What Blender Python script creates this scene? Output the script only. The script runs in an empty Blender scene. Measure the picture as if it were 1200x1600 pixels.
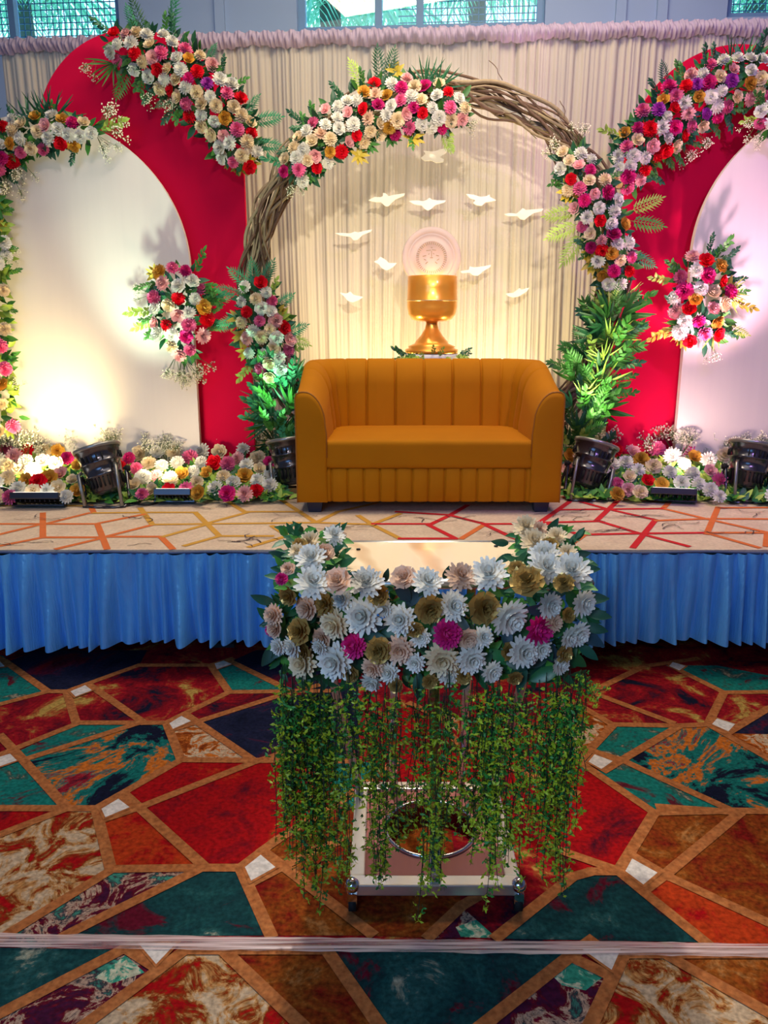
import bpy, bmesh, math, random
from mathutils import Vector, Matrix, Quaternion
random.seed(7)
R = random.random
U = random.uniform
C = bpy.context.scene.collection

# ------------------------------------------------------------------ camera, world, lights
EYE, FPX, PITCH = 1.58, 1250.0, math.radians(13.93)
STG = 0.56
cam = bpy.data.cameras.new('camera'); camo = bpy.data.objects.new('camera', cam); C.objects.link(camo)
cam.sensor_fit = 'VERTICAL'; cam.sensor_height = 36.0; cam.lens = 36.0 * FPX / 1600.0
cam.clip_start = 0.05; cam.clip_end = 200
camo.location = (0, 0, EYE); camo.rotation_euler = (math.pi/2 - PITCH, 0, 0)
bpy.context.scene.camera = camo
vs = bpy.context.scene.view_settings
vs.view_transform = 'Standard'; vs.look = 'None'; vs.gamma = 1.0; vs.exposure = 0.25; vs.use_curve_mapping = False

world = bpy.data.worlds.new('world'); bpy.context.scene.world = world; world.use_nodes = True
wn = world.node_tree.nodes['Background']; wn.inputs[0].default_value = (0.42, 0.80, 1.0, 1); wn.inputs[1].default_value = 3.0

FW = Vector((0, math.cos(PITCH), -math.sin(PITCH))); UPV = Vector((0, math.sin(PITCH), math.cos(PITCH)))
def ray(px, py): return FW + Vector((1, 0, 0)) * ((px-600)/FPX) + UPV * ((800-py)/FPX)
def P(px, py, Y):
    d = ray(px, py); return Vector((0, 0, EYE)) + d * (Y / d.y)
def G(px, py, z):
    d = ray(px, py); return Vector((0, 0, EYE)) + d * ((z-EYE) / d.z)
def SC(p): return FPX / ((Vector(p) - Vector((0, 0, EYE))).dot(FW))

def aim(o, target):
    d = Vector(target) - o.location; o.rotation_euler = d.to_track_quat('-Z', 'Y').to_euler()
def area(name, loc, tgt, sx, sy, col, w):
    l = bpy.data.lights.new(name, 'AREA'); l.shape = 'RECTANGLE'; l.size = sx; l.size_y = sy; l.color = col; l.energy = w
    o = bpy.data.objects.new(name, l); C.objects.link(o); o.location = loc; aim(o, tgt); return o
def spot(name, loc, tgt, ang, col, w, blend=0.6, r=0.05):
    l = bpy.data.lights.new(name, 'SPOT'); l.spot_size = math.radians(ang); l.spot_blend = blend; l.color = col; l.energy = w; l.shadow_soft_size = r
    o = bpy.data.objects.new(name, l); C.objects.link(o); o.location = loc; aim(o, tgt); return o
def point(name, loc, col, w, r=0.04):
    l = bpy.data.lights.new(name, 'POINT'); l.color = col; l.energy = w; l.shadow_soft_size = r
    o = bpy.data.objects.new(name, l); C.objects.link(o); o.location = loc; return o

area('ceiling_light_hall', (0.2, 1.9, 4.9), (0.1, 2.3, 0), 3.2, 2.0, (1.0, 0.90, 0.80), 34)
area('hall_rear_fill', (-2.2, -2.6, 2.7), (0, 3.4, 0.4), 3.2, 2.2, (0.22, 0.52, 1.0), 78)  # bluish fill added behind the camera, no window stands there
area('stage_overhead_light', (0.3, 4.25, 4.7), (0.2, 4.6, 0.6), 2.6, 0.6, (1.0, 0.82, 0.56), 85)
area('window_daylight', (0.3, 6.75, 4.5), (0.3, 5.6, 2.9), 2.0, 0.5, (0.30, 0.60, 1.0), 60)
area('window_daylight_right', (3.2, 6.6, 4.5), (3.0, 5.4, 2.9), 1.0, 0.5, (0.30, 0.60, 1.0), 30)
spot('trolley_top_fill', (-0.5, 3.1, 4.7), (0.12, 2.0, 0.8), 24, (1.0, 0.92, 0.80), 330, 0.8, 0.06)  # added fill that brightens trolley top and base, no fixture modelled
spot('front_spot_left', (-1.2, 0.4, 4.4), P(250, 420, 5.0), 62, (1.0, 0.84, 0.78), 110, 0.8, 0.12)
spot('front_spot_centre', (0.35, 0.2, 3.3), P(672, 335, 5.5), 23, (1.0, 0.86, 0.62), 620, 0.5, 0.06)
spot('front_spot_right', (2.0, 0.4, 4.4), P(1120, 400, 5.0), 58, (0.66, 0.36, 1.0), 270, 0.8, 0.12)
# stage floods (at the modelled lamps, except the added pair behind the sofa)
spot('flood_left_warm', G(62, 775, STG) + Vector((0, 0.05, 0.11)), P(40, 640, 5.05), 125, (1.0, 0.80, 0.38), 70, 0.9, 0.06)
spot('flood_left_inner', G(275, 772, STG) + Vector((0, -0.15, 0.16)), P(250, 620, 5.05), 130, (1.0, 0.80, 0.50), 15, 0.9, 0.05)
spot('par_left', P(165, 690, 4.5), P(320, 150, 5.2), 70, (0.80, 1.0, 0.72), 75, 0.8, 0.06)
spot('par_sofa_left', P(432, 672, 4.62), P(415, 440, 5.0), 70, (0.40, 1.0, 0.58), 20, 0.8, 0.08)
spot('par_sofa_right', P(935, 672, 4.60), P(950, 420, 5.0), 74, (0.85, 1.0, 0.50), 24, 0.8, 0.08)
spot('par_right', P(1165, 672, 4.45), P(1090, 220, 5.1), 80, (1.0, 0.55, 0.72), 135, 0.8, 0.06)
spot('flood_right', G(1050, 765, STG) + Vector((0, -0.05, 0.13)), P(1100, 630, 5.05), 130, (1.0, 0.66, 0.60), 20, 0.9, 0.05)
spot('sofa_rear_fill_left', (-0.22, 5.25, STG+0.25), P(610, 380, 5.75), 130, (1.0, 0.78, 0.36), 62, 0.9, 0.08)  # added wash on the curtain inside the ring, no lamp stands here
spot('sofa_rear_fill_right', (0.78, 5.25, STG+0.25), P(750, 380, 5.7), 130, (1.0, 0.80, 0.38), 62, 0.9, 0.08)  # second half of the added curtain wash
spot('trolley_front_fill', (-0.9, -1.4, 2.6), P(672, 1010, 1.8), 22, (0.80, 0.90, 1.0), 95, 0.8, 0.35)  # added fill from the camera side for trolley flowers and strands
point('lamp_in_chalice', P(674, 434, 5.12) + Vector((0, 0, -0.03)), (1.0, 0.72, 0.12), 3.2, 0.03)

# ------------------------------------------------------------------ materials
def mat(name, col, rough=0.6, metal=0.0, col2=None, scale=8.0, rnd=0.0, emit=None, estr=0, sheen=0, spec=0.5, bump=0, trans=0, coat=0, aniso=None):
    m = bpy.data.materials.new(name); m.use_nodes = True; nt = m.node_tree; N = nt.nodes; L = nt.links
    b = N['Principled BSDF']; b.inputs['Roughness'].default_value = rough; b.inputs['Metallic'].default_value = metal
    b.inputs['Specular IOR Level'].default_value = spec
    if col2 is None: col2 = tuple(c*0.8 for c in col)
    tc = N.new('ShaderNodeTexCoord'); mp = N.new('ShaderNodeMapping'); L.new(tc.outputs['Object'], mp.inputs['Vector'])
    if aniso: mp.inputs['Scale'].default_value = aniso
    no = N.new('ShaderNodeTexNoise'); no.inputs['Scale'].default_value = scale; no.inputs['Detail'].default_value = 3; L.new(mp.outputs[0], no.inputs['Vector'])
    mx = N.new('ShaderNodeMix'); mx.data_type = 'RGBA'; L.new(no.outputs['Fac'], mx.inputs[0])
    mx.inputs[6].default_value = (*col, 1); mx.inputs[7].default_value = (*col2, 1)
    out = mx.outputs[2]
    if rnd:
        oi = N.new('ShaderNodeObjectInfo'); mr = N.new('ShaderNodeMapRange'); L.new(oi.outputs['Random'], mr.inputs[0])
        mr.inputs[3].default_value = 1-rnd; mr.inputs[4].default_value = 1+rnd
        hs = N.new('ShaderNodeHueSaturation'); L.new(mr.outputs[0], hs.inputs['Value']); L.new(out, hs.inputs['Color']); out = hs.outputs[0]
    L.new(out, b.inputs['Base Color'])
    if bump:
        bp = N.new('ShaderNodeBump'); bp.inputs['Strength'].default_value = bump; bp.inputs['Distance'].default_value = 0.01
        L.new(no.outputs['Fac'], bp.inputs['Height']); L.new(bp.outputs[0], b.inputs['Normal'])
    if sheen: b.inputs['Sheen Weight'].default_value = sheen; b.inputs['Sheen Roughness'].default_value = 0.4; b.inputs['Sheen Tint'].default_value = (*[min(1, c*1.6+.1) for c in col], 1)
    if coat: b.inputs['Coat Weight'].default_value = coat
    if emit: b.inputs['Emission Color'].default_value = (*emit, 1); b.inputs['Emission Strength'].default_value = estr
    if trans:
        tr = N.new('ShaderNodeBsdfTranslucent'); L.new(out, tr.inputs[0]); ms = N.new('ShaderNodeMixShader'); ms.inputs[0].default_value = trans
        L.new(b.outputs[0], ms.inputs[1]); L.new(tr.outputs[0], ms.inputs[2]); L.new(ms.outputs[0], N['Material Output'].inputs[0])
    return m

FL = {  # flower colours
 'red': mat('petal_red', (0.80, 0.004, 0.02), 0.7, spec=.2, rnd=.15), 'fuchsia': mat('petal_fuchsia', (0.72, 0.015, 0.22), 0.55, rnd=.2),
 'pink': mat('petal_pink', (0.85, 0.16, 0.36), 0.55, rnd=.15), 'blush': mat('petal_blush', (0.92, 0.50, 0.50), 0.6, rnd=.12),
 'cream': mat('petal_cream', (0.92, 0.76, 0.50), 0.6, rnd=.1), 'white': mat('petal_white', (0.90, 0.88, 0.80), 0.6, rnd=.08),
 'gold': mat('petal_gold', (0.75, 0.40, 0.05), 0.5, rnd=.15), 'purple': mat('petal_purple', (0.42, 0.04, 0.42), 0.55, rnd=.2),
 'peach': mat('petal_peach', (0.88, 0.60, 0.42), 0.6, rnd=.1), 'foil': mat('petal_gold_foil', (0.62, 0.42, 0.13), 0.35, 0.5, rnd=.15)}
GR = {'dark': mat('leaf_dark_green', (0.012, 0.085, 0.035), 0.45, col2=(0.02, 0.14, 0.05), rnd=.3, spec=.5),
 'mid': mat('leaf_green', (0.04, 0.19, 0.025), 0.5, col2=(0.08, 0.30, 0.04), rnd=.4),
 'lime': mat('leaf_lime', (0.30, 0.48, 0.05), 0.5, col2=(0.45, 0.60, 0.10), rnd=.25),
 'gold': mat('leaf_yellow', (0.55, 0.40, 0.03), 0.5, col2=(0.70, 0.55, 0.06), rnd=.25),
 'teal': mat('leaf_teal_green', (0.03, 0.24, 0.09), 0.5, col2=(0.06, 0.38, 0.16), rnd=.25)}
BREATH = mat('baby_breath_white', (0.92, 0.88, 0.72), 0.7); STEM = mat('stem_green', (0.12, 0.20, 0.06), 0.6)

# ------------------------------------------------------------------ mesh helpers
class MB:
    def __init__(s): s.v = []; s.f = []; s.m = []
    def add(s, vs_, fs_, mi=0, M=None):
        b = len(s.v)
        s.v += [(M @ Vector(v)) if M else Vector(v) for v in vs_]
        s.f += [tuple(b+i for i in f) for f in fs_]; s.m += [mi]*len(fs_)
    def box(s, c, d, mi=0, M=None):
        x, y, z = c; a, b, h = d[0]/2, d[1]/2, d[2]/2
        s.add([(x-a,y-b,z-h),(x+a,y-b,z-h),(x+a,y+b,z-h),(x-a,y+b,z-h),(x-a,y-b,z+h),(x+a,y-b,z+h),(x+a,y+b,z+h),(x-a,y+b,z+h)],
              [(0,3,2,1),(4,5,6,7),(0,1,5,4),(1,2,6,5),(2,3,7,6),(3,0,4,7)], mi, M)
    def tube(s, pts, r, n=6, mi=0, cap=True, closed=False):
        pts = [Vector(p) for p in pts]; k = len(pts); rs = r if isinstance(r, (list, tuple)) else [r]*k
        base = []; prev = None
        for i, p in enumerate(pts):
            if closed: t = pts[(i+1) % k] - pts[i-1]
            else: t = pts[min(i+1, k-1)] - pts[max(i-1, 0)]
            t.normalize()
            if prev is None: a = t.orthogonal().normalized()
            else:
                a = prev - t*prev.dot(t)
                a = a.normalized() if a.length > 1e-6 else t.orthogonal().normalized()
            prev = a; bb = t.cross(a)
            base += [p + (a*math.cos(2*math.pi*j/n) + bb*math.sin(2*math.pi*j/n))*rs[i] for j in range(n)]
        fs_ = []
        for i in range(k if closed else k-1):
            i2 = (i+1) % k
            for j in range(n): fs_.append((i*n+j, i*n+(j+1) % n, i2*n+(j+1) % n, i2*n+j))
        if cap and not closed: fs_ += [tuple(range(n-1, -1, -1)), tuple((k-1)*n+j for j in range(n))]
        s.add(base, fs_, mi)
    def lathe(s, prof, n=32, mi=0, M=None, c=(0, 0, 0)):
        vs_ = []; fs_ = []
        for r, z in prof: vs_ += [(c[0]+r*math.cos(2*math.pi*j/n), c[1]+r*math.sin(2*math.pi*j/n), c[2]+z) for j in range(n)]
        for i in range(len(prof)-1):
            for j in range(n): fs_.append((i*n+j, i*n+(j+1) % n, (i+1)*n+(j+1) % n, (i+1)*n+j))
        if prof[0][0] > 1e-5: fs_.append(tuple(range(n-1, -1, -1)))
        if prof[-1][0] > 1e-5: fs_.append(tuple((len(prof)-1)*n+j for j in range(n)))
        s.add(vs_, fs_, mi, M)
    def ball(s, c, r, n=10, mi=0):
        k = n//2; s.lathe([(max(1e-6, r*math.sin(math.pi*i/k)), -r*math.cos(math.pi*i/k)) for i in range(k+1)], n, mi, None, c)
    def data(s, name, mats, smooth=True):
        me = bpy.data.meshes.new(name); me.from_pydata([tuple(v) for v in s.v], [], s.f)
        for m in (mats if isinstance(mats, (list, tuple)) else [mats]): me.materials.append(m)
        me.polygons.foreach_set('material_index', s.m)
        if smooth: me.polygons.foreach_set('use_smooth', [True]*len(me.polygons))
        me.update(); return me
    def build(s, name, mats, parent=None, smooth=True, bevel=0):
        me = s.data(name, mats, smooth); o = bpy.data.objects.new(name, me); C.objects.link(o)
        if smooth == 'auto' or bevel: pass
        if bevel:
            md = o.modifiers.new('bevel', 'BEVEL'); md.width = bevel; md.segments = 2; md.limit_method = 'ANGLE'
            md.harden_normals = False
        if parent is not None: put(o, parent)
        return o
def rootloc(o):
    v = Vector((0, 0, 0))
    while o is not None: v = v + o.location; o = o.parent
    return v
def put(o, parent):      # keeps the world place of a child of an unrotated parent
    o.location = o.location - rootloc(parent); o.parent = parent; return o
def tag(o, label=None, cat=None, group=None, kind=None):
    if label: o['label'] = label
    if cat: o['category'] = cat
    if group: o['group'] = group
    if kind: o['kind'] = kind
    return o
def empty(name, loc, label, cat, group=None):
    o = bpy.data.objects.new(name, None); C.objects.link(o); o.location = loc; o.empty_display_size = 0.1
    return tag(o, label, cat, group)
def inst(me, name, loc, q, s, parent):
    o = bpy.data.objects.new(name, me); C.objects.link(o); o.rotation_mode = 'QUATERNION'; o.rotation_quaternion = q
    o.scale = (s, s, s) if not isinstance(s, tuple) else s; o.location = loc
    if parent is not None: put(o, parent)
    return o
def zquat(n, spin=0): return Vector(n).normalized().to_track_quat('Z', 'Y') @ Quaternion((0, 0, 1), spin)
def yquat(d, z):       # local Y along d, local Z as near z as possible
    y = Vector(d).normalized(); z = Vector(z); x = y.cross(z); x = x.normalized() if x.length > 1e-4 else y.orthogonal().normalized(); z = x.cross(y)
    return Matrix((x, y, z)).transposed().to_quaternion()

# ------------------------------------------------------------------ flower meshes (unit diameter about 1)
def petal(mb, az, r0, L, W, e0, e1, z0=0, tip=0.0, seg=3, mi=0, jag=0):
    ca, sa = math.cos(az), math.sin(az); r, z = r0, z0; vs_ = []; fs_ = []
    for i in range(seg+1):
        t = i/seg; e = e0+(e1-e0)*t
        if i: r += L/seg*math.cos(e); z += L/seg*math.sin(e)
        w = W*(math.sin(math.pi*(0.12+0.80*t))**0.7 if tip == 0 else (0.35+0.65*t))
        j = jag*(1 if i == seg else .3)
        for k, lift in ((-1, .25), (0, 0), (1, .25)):
            x = r+U(-j, j); y = k*w/2; zz = z+lift*w*.5*abs(k)+U(-j, j)
            vs_.append((x*ca-y*sa, x*sa+y*ca, zz))
    for i in range(seg):
        for k in range(2): a = i*3+k; fs_.append((a, a+1, a+4, a+3))
    mb.add(vs_, fs_, mi)
def mum(layers=4, n=13, pw=.16):
    mb = MB()
    for l in range(layers):
        t = l/(layers-1); e = 0.05+1.25*t
        nn = max(5, int(n*(1-.45*t)))
        for k in range(nn): petal(mb, 2*math.pi*(k+.5*(l % 2))/nn+U(-.1, .1), .03, .46*(1-.50*t)*U(.9, 1.08), pw*(1-.2*t), e-.1+U(-.1, .1), e+.35, .02+.05*l)
    mb.lathe([(.10, -.08), (.14, .0), (.1, .12), (1e-5, .2)], 8)
    return mb
def pompom():
    mb = MB(); n = 62
    for k in range(n):
        z = 1-1.25*(k+.5)/n; ph = 2.39996*k; el = math.asin(max(-1, min(1, z)))
        petal(mb, ph, .10*math.cos(el), .34*U(.9, 1.1), .17, el, el+.15, .05+.10*math.sin(el), seg=2)
    mb.ball((0, 0, .08), .22, 8)
    return mb
def carnation():
    mb = MB()
    for l in range(5):
        t = l/4; nn = [9, 9, 8, 6, 4][l]
        for k in range(nn): petal(mb, 2*math.pi*(k+.5*(l % 2))/nn+U(-.2, .2), .02, .44*(1-.35*t), .30*(1-.2*t), .15+1.2*t, .35+1.15*t, .03*l, tip=1, jag=.045)
    return mb
def rose():
    mb = MB()
    for l in range(4):
        t = l/3; nn = [6, 5, 4, 3][l]
        for k in range(nn): petal(mb, 2*math.pi*(k+.5*(l % 2))/nn+U(-.15, .15), .04, .44*(1-.45*t), .42*(1-.45*t), .1+.9*t, .75+.9*t, .02+.03*l, jag=.012, seg=4)
    mb.ball((0, 0, .16), .09, 8)
    return mb
def bigmum():
    mb = MB()
    for l in range(5):
        t = l/4; nn = [17, 16, 14, 11, 7][l]
        for k in range(nn): petal(mb, 2*math.pi*(k+.5*(l % 2))/nn+U(-.09, .09), .03, .48*(1-.45*t)*U(.9, 1.1), .155, .02+1.15*t+U(-.07, .07), .30+1.2*t, .01+.045*l, seg=4)
    mb.lathe([(.08, -.08), (.12, .0), (.08, .14), (1e-5, .2)], 8)
    return mb
FORM = {'mum': mum(5, 17, .15), 'mum2': mum(4, 14, .17), 'pompom': pompom(), 'carnation': carnation(), 'rose': rose(), 'bigmum': bigmum()}
_fc = {}
def flower_mesh(form, col):
    k = (form, col)
    if k not in _fc: _fc[k] = FORM[form].data('flower_'+form+'_'+col, FL[col])
    return _fc[k]
FORMS_FOR = {'red': ['carnation', 'pompom', 'rose'], 'fuchsia': ['pompom', 'carnation'], 'pink': ['pompom', 'mum'], 'blush': ['mum', 'carnation', 'rose'],
             'cream': ['rose', 'pompom', 'carnation'], 'white': ['mum', 'pompom', 'carnation', 'pompom'], 'gold': ['rose', 'carnation'], 'purple': ['pompom', 'mum'], 'peach': ['rose', 'mum2']}

# ------------------------------------------------------------------ leaves (length 1 along +Y)
def leaf(mb, M, L, W, mi=0, seg=3, droop=.25, fold=.25):
    vs_ = []; fs_ = []
    for i in range(seg+1):
        t = i/seg; w = W*math.sin(math.pi*min(1, .06+.92*t))**.8*(1-.25*t)
        y = L*t; z = -droop*L*t*t
        vs_ += [(-w/2, y, z+fold*w*.5), (0, y, z), (w/2, y, z+fold*w*.5)]
    for i in range(seg):
        for k in range(2): a = i*3+k; fs_.append((a, a+1, a+4, a+3))
    mb.add(vs_, fs_, mi, M)
def LM(loc, az, pitch=0, roll=0): return Matrix.Translation(loc) @ Matrix.Rotation(az, 4, 'Z') @ Matrix.Rotation(pitch, 4, 'X') @ Matrix.Rotation(roll, 4, 'Y')
def fern():
    mb = MB(); n = 9
    pts = [(0, i/10, .10*math.sin(i/10*2.4)) for i in range(11)]; mb.tube(pts, .008, 4)
    for i in range(n):
        t = .1+.88*i/n; L = .34*math.sin(math.pi*(.22+.74*t))**.9; z = .10*math.sin(t*2.4)
        for s in (-1, 1):
            M = LM((0, t, z), s*-(.95-.25*t), U(-.15, .15))
            leaf(mb, M, L, .055, seg=2)
            for q in (-1, 1): leaf(mb, M @ Matrix.Translation((0, L*.3, 0)) @ Matrix.Rotation(q*.7, 4, 'Z'), L*.28, .035, seg=2)
    leaf(mb, LM((0, .95, .06), 0), .16, .06); return mb
def spikes(n=9, spread=1.1, W=.075):
    mb = MB()
    for k in range(n):
        a = (k/(n-1)-.5)*2*spread+U(-.1, .1); leaf(mb, LM((0, 0, U(-.02, .02)), a, U(.0, .5), U(-.5, .5)), U(.75, 1.05), W, droop=U(.1, .45), seg=5)
    return mb
def sprig(n=12, W=.16, LL=.26):
    mb = MB(); mb.tube([(0, i/6, .05*math.sin(i)) for i in range(7)], .009, 4)
    for k in range(n):
        t = .08+.9*k/n; leaf(mb, LM((0, t, 0), (1 if k % 2 else -1)*U(.5, 1.2), U(-.5, .6), U(-.4, .4)), LL*U(.8, 1.1), W)
    leaf(mb, LM((0, .95, 0), U(-.2, .2)), LL, W); return mb
def rosette(n=9, W=.42):
    mb = MB()
    for k in range(n): leaf(mb, LM((0, 0, .02*k), 2*math.pi*k/n*1.6, U(.1, .7)), U(.38, .55), W*.5, droop=.3, seg=4)
    return mb
def palmleaf(n=11):
    mb = MB(); mb.tube([(0, i/6, 0) for i in range(6)], .012, 4)
    for k in range(n):
        t = .15+.8*k/n
        for s in (-1, 1): leaf(mb, LM((0, t, 0), s*-U(.6, .85), U(-.1, .3)), .42*(1-.45*t)*U(.85, 1.1), .085, seg=3, droop=.35)
    leaf(mb, LM((0, .9, 0), 0), .22, .08); return mb
def breath():
    mb = MB()
    for k in range(9):
        a, b = U(-.6, .6), U(-.35, .35); tip = Vector((math.sin(a)*.8, math.cos(a)*.75, b)); mb.tube([(0, 0, 0), tip*.5+Vector((0, .03, 0)), tip], .006, 3, 1, False)
        for j in range(9):
            c = tip+Vector((U(-.16, .16), U(-.18, .2), U(-.12, .12))); mb.tube([tip*.85, c], .003, 3, 1, False)
            r = U(.020, .034); mb.lathe([(1e-5, -r), (r, 0), (1e-5, r)], 5, 0, None, c)
    return mb
LEAF = {}
for nm, fn in (('fern', fern), ('spikes', spikes), ('sprig', sprig), ('rosette', rosette), ('palm', palmleaf)): LEAF[nm] = fn()
LEAF['bush'] = sprig(16, .13, .22); LEAF['blade'] = spikes(6, .7, .16)
BRE = breath().data('baby_breath_spray', [BREATH, STEM])
_lc = {}
def leaf_mesh(form, col):
    if (form, col) not in _lc: _lc[(form, col)] = LEAF[form].data(form+'_'+col, GR[col])
    return _lc[(form, col)]
LEAFNAME = {'fern': 'fern_frond', 'spikes': 'spiky_leaf_tuft', 'sprig': 'leafy_sprig', 'rosette': 'leaf_rosette', 'palm': 'palm_leaf', 'bush': 'leafy_sprig', 'blade': 'blade_leaf_tuft'}
def frond(root, px, py, Y, ang, lpx, form, col, fwd=0.25):
    p = P(px, py, Y); s = lpx/SC(p); a = math.radians(ang); d = Vector((math.cos(a), -fwd, math.sin(a)))
    if form == 'breath': return inst(BRE, 'baby_breath_spray', p, yquat(d, (U(-.3, .3), -1, U(-.3, .3))), s, root)
    return inst(leaf_mesh(form, col), LEAFNAME[form], p, yquat(d, (U(-.4, .4), -1, U(-.2, .4))), s, root)

def garland(name, label, cat, Y, path, cols, fpx, nmax, dome=.11, edge=(), n_edge=24, extra=(), fill='dark', group=None, seed=1, fillmul=1.0, gap=.74):
    random.seed(seed)
    cx = sum(p[0] for p in path)/len(path); cy = sum(p[1] for p in path)/len(path)
    root = empty(name, P(cx, cy, Y), label, cat, group)
    segs = []
    for a, b in zip(path, path[1:]): segs.append((a, b, math.hypot(b[0]-a[0], b[1]-a[1])+1))
    if not segs: segs = [(path[0], path[0], 1)]
    tot = sum(s[2] for s in segs)
    def samp(k=1.0):
        q = R()*tot
        for a, b, l in segs:
            if q <= l: break
            q -= l
        t = q/l; x = a[0]+(b[0]-a[0])*t; y = a[1]+(b[1]-a[1])*t; r = a[2]+(b[2]-a[2])*t
        th = U(0, 2*math.pi); rr = r*math.sqrt(R())*k; return x, y, r, th, rr
    def depth(px, py):
        best = 0
        for a, b, l in segs:
            dx, dy = b[0]-a[0], b[1]-a[1]; t = 0 if l <= 1 else max(0, min(1, ((px-a[0])*dx+(py-a[1])*dy)/(dx*dx+dy*dy)))
            x = a[0]+dx*t; y = a[1]+dy*t; r = a[2]+(b[2]-a[2])*t; d = math.hypot(px-x, py-y)/r
            if d < 1: best = max(best, math.sqrt(1-d*d))
        return best
    pts = []; tries = 0
    bag = [c for c, w in cols for _ in range(w)]
    while len(pts) < nmax and tries < 6000:
        tries += 1; x, y, r, th, rr = samp(.93); px, py = x+rr*math.cos(th), y+rr*math.sin(th)
        if all(math.hypot(px-q[0], py-q[1]) > fpx*gap for q in pts): pts.append((px, py, th, rr/r))
    lastcol = None
    for i, (px, py, th, k) in enumerate(pts):
        dd = depth(px, py); p = P(px, py, Y-.03-dome*dd)
        near = [q for q in pts[:i] if math.hypot(px-q[0], py-q[1]) < fpx*1.6]
        for _ in range(6):
            c = random.choice(bag)
            if c not in [q[4] for q in near if len(q) > 4] or c in ('white', 'cream'): break
        pts[i] = (px, py, th, k, c)
        n = Vector((math.cos(th)*k*.8+U(-.2, .2), -1, -math.sin(th)*k*.8+U(-.2, .2)+.1))
        s = fpx/SC(p)*U(1.0, 1.32)
        inst(flower_mesh(random.choice(FORMS_FOR[c]), c), 'flower', p, zquat(n, U(0, 6.28)), s, root)
    # leafy filler between the flowers
    fb = MB(); area_ = sum(l*(a[2]+b[2]) for a, b, l in segs)
    for k in range(int(area_/60*fillmul)):
        x, y, r, th, rr = samp(1.02); px, py = x+rr*math.cos(th), y+rr*math.sin(th); p = P(px, py, Y-.02-dome*.8*depth(px, py)*U(.2, 1)); s = U(14, 24)/SC(p)
        q = yquat((math.cos(th)+U(-.8, .8), -.9*R(), -math.sin(th)+U(-.8, .8)), (U(-.5, .5), -1, U(-.5, .5)))
        leaf(fb, Matrix.Translation(p-root.location) @ q.to_matrix().to_4x4(), s, s*.5, mi=(0 if R() < .7 else 1))
    fo = bpy.data.objects.new('foliage', fb.data('foliage', [GR[fill], GR['mid' if fill != 'mid' else 'teal']])); C.objects.link(fo); fo.parent = root; fo['kind'] = 'stuff'
    # sprays round the rim
    if edge:
        for k in range(n_edge):
            x, y, r, th, rr = samp(); form, col, ln = random.choice(edge)
            px, py = x+r*.85*math.cos(th), y+r*.85*math.sin(th)
            if depth(px, py) > .72: continue
            frond(root, px, py, Y-.03-.4*dome*depth(px, py), -math.degrees(th)+U(-25, 25), ln*U(.8, 1.15), form, col, U(.1, .5))
    for e in extra: frond(root, e[0], e[1], Y-.04, e[2], e[3], e[4], e[5])
    return root

# ------------------------------------------------------------------ room shell
wall_m = mat('wall_paint', (0.34, 0.45, 0.66), 0.85, col2=(0.30, 0.42, 0.63), scale=2)
ceil_m = mat('ceiling_paint', (0.55, 0.55, 0.58), 0.9)
SL = -0.075; YW = 6.45; ZC = 5.2
def wy(x): return YW + SL*x
win = []
for a, b in ((-60, 186), (465, 851), (1134, 1420)):
    win.append((P(a, 40, YW).x*1.0, P(b, 40, YW).x*1.0))
def xw(px, py=40):      # x on the slanted wall plane
    d = ray(px, py); t = YW/(d.y - SL*d.x); return d.x*t
win = [(xw(-60), xw(187)), (xw(464), xw(851)), (xw(1134), xw(1330))]
ZS = 3.50
rotw = math.atan(SL); MW = Matrix.Translation((0, YW, 0)) @ Matrix.Rotation(rotw, 4, 'Z'); cr = math.cos(rotw)
zs = [EYE + ray(0, 90).z*wy(-3.2)/ray(0, 90).y, EYE + ray(660, 44).z*wy(.3)/ray(660, 44).y, EYE + ray(1160, 24).z*wy(2.9)/ray(1160, 24).y]
def wallbox(mb, x0, x1, z0, z1, t=.22, yo=0): mb.box(((x0+x1)/2/cr, yo+t/2, (z0+z1)/2), ((x1-x0)/cr, t, z1-z0), 0, MW)
mb = MB(); edges = [-6.0]+[e for w in win for e in w]+[6.0]
for i in range(0, len(edges), 2): wallbox(mb, edges[i], edges[i+1], 0, ZC)
for (x0, x1), z in zip(win, zs): wallbox(mb, x0, x1, 0, z); wallbox(mb, x0, x1, 4.7, ZC)
for px in (345, 968, 1032):
    x = xw(px); wallbox(mb, x-.035, x+.035, 0, ZC, .03, -.03)
tag(mb.build('wall_back', wall_m, smooth=False), kind='structure')
frame_m = mat('window_frame_blue', (0.16, 0.32, 0.55), 0.5); glass_m = bpy.data.materials.new('window_glass'); glass_m.use_nodes = True
nt = glass_m.node_tree; nt.nodes.clear(); o_ = nt.nodes.new('ShaderNodeOutputMaterial'); a_ = nt.nodes.new('ShaderNodeBsdfTransparent'); b_ = nt.nodes.new('ShaderNodeBsdfGlossy'); x_ = nt.nodes.new('ShaderNodeMixShader'); l_ = nt.nodes.new('ShaderNodeFresnel')
a_.inputs[0].default_value = (.92, .97, 1, 1); b_.inputs['Roughness'].default_value = .02
nt.links.new(l_.outputs[0], x_.inputs[0]); nt.links.new(a_.outputs[0], x_.inputs[1]); nt.links.new(b_.outputs[0], x_.inputs[2]); nt.links.new(x_.outputs[0], o_.inputs[0])
wire_m = mat('window_mesh_wire', (0.05, 0.16, 0.26), 0.6, 0.3)
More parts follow.
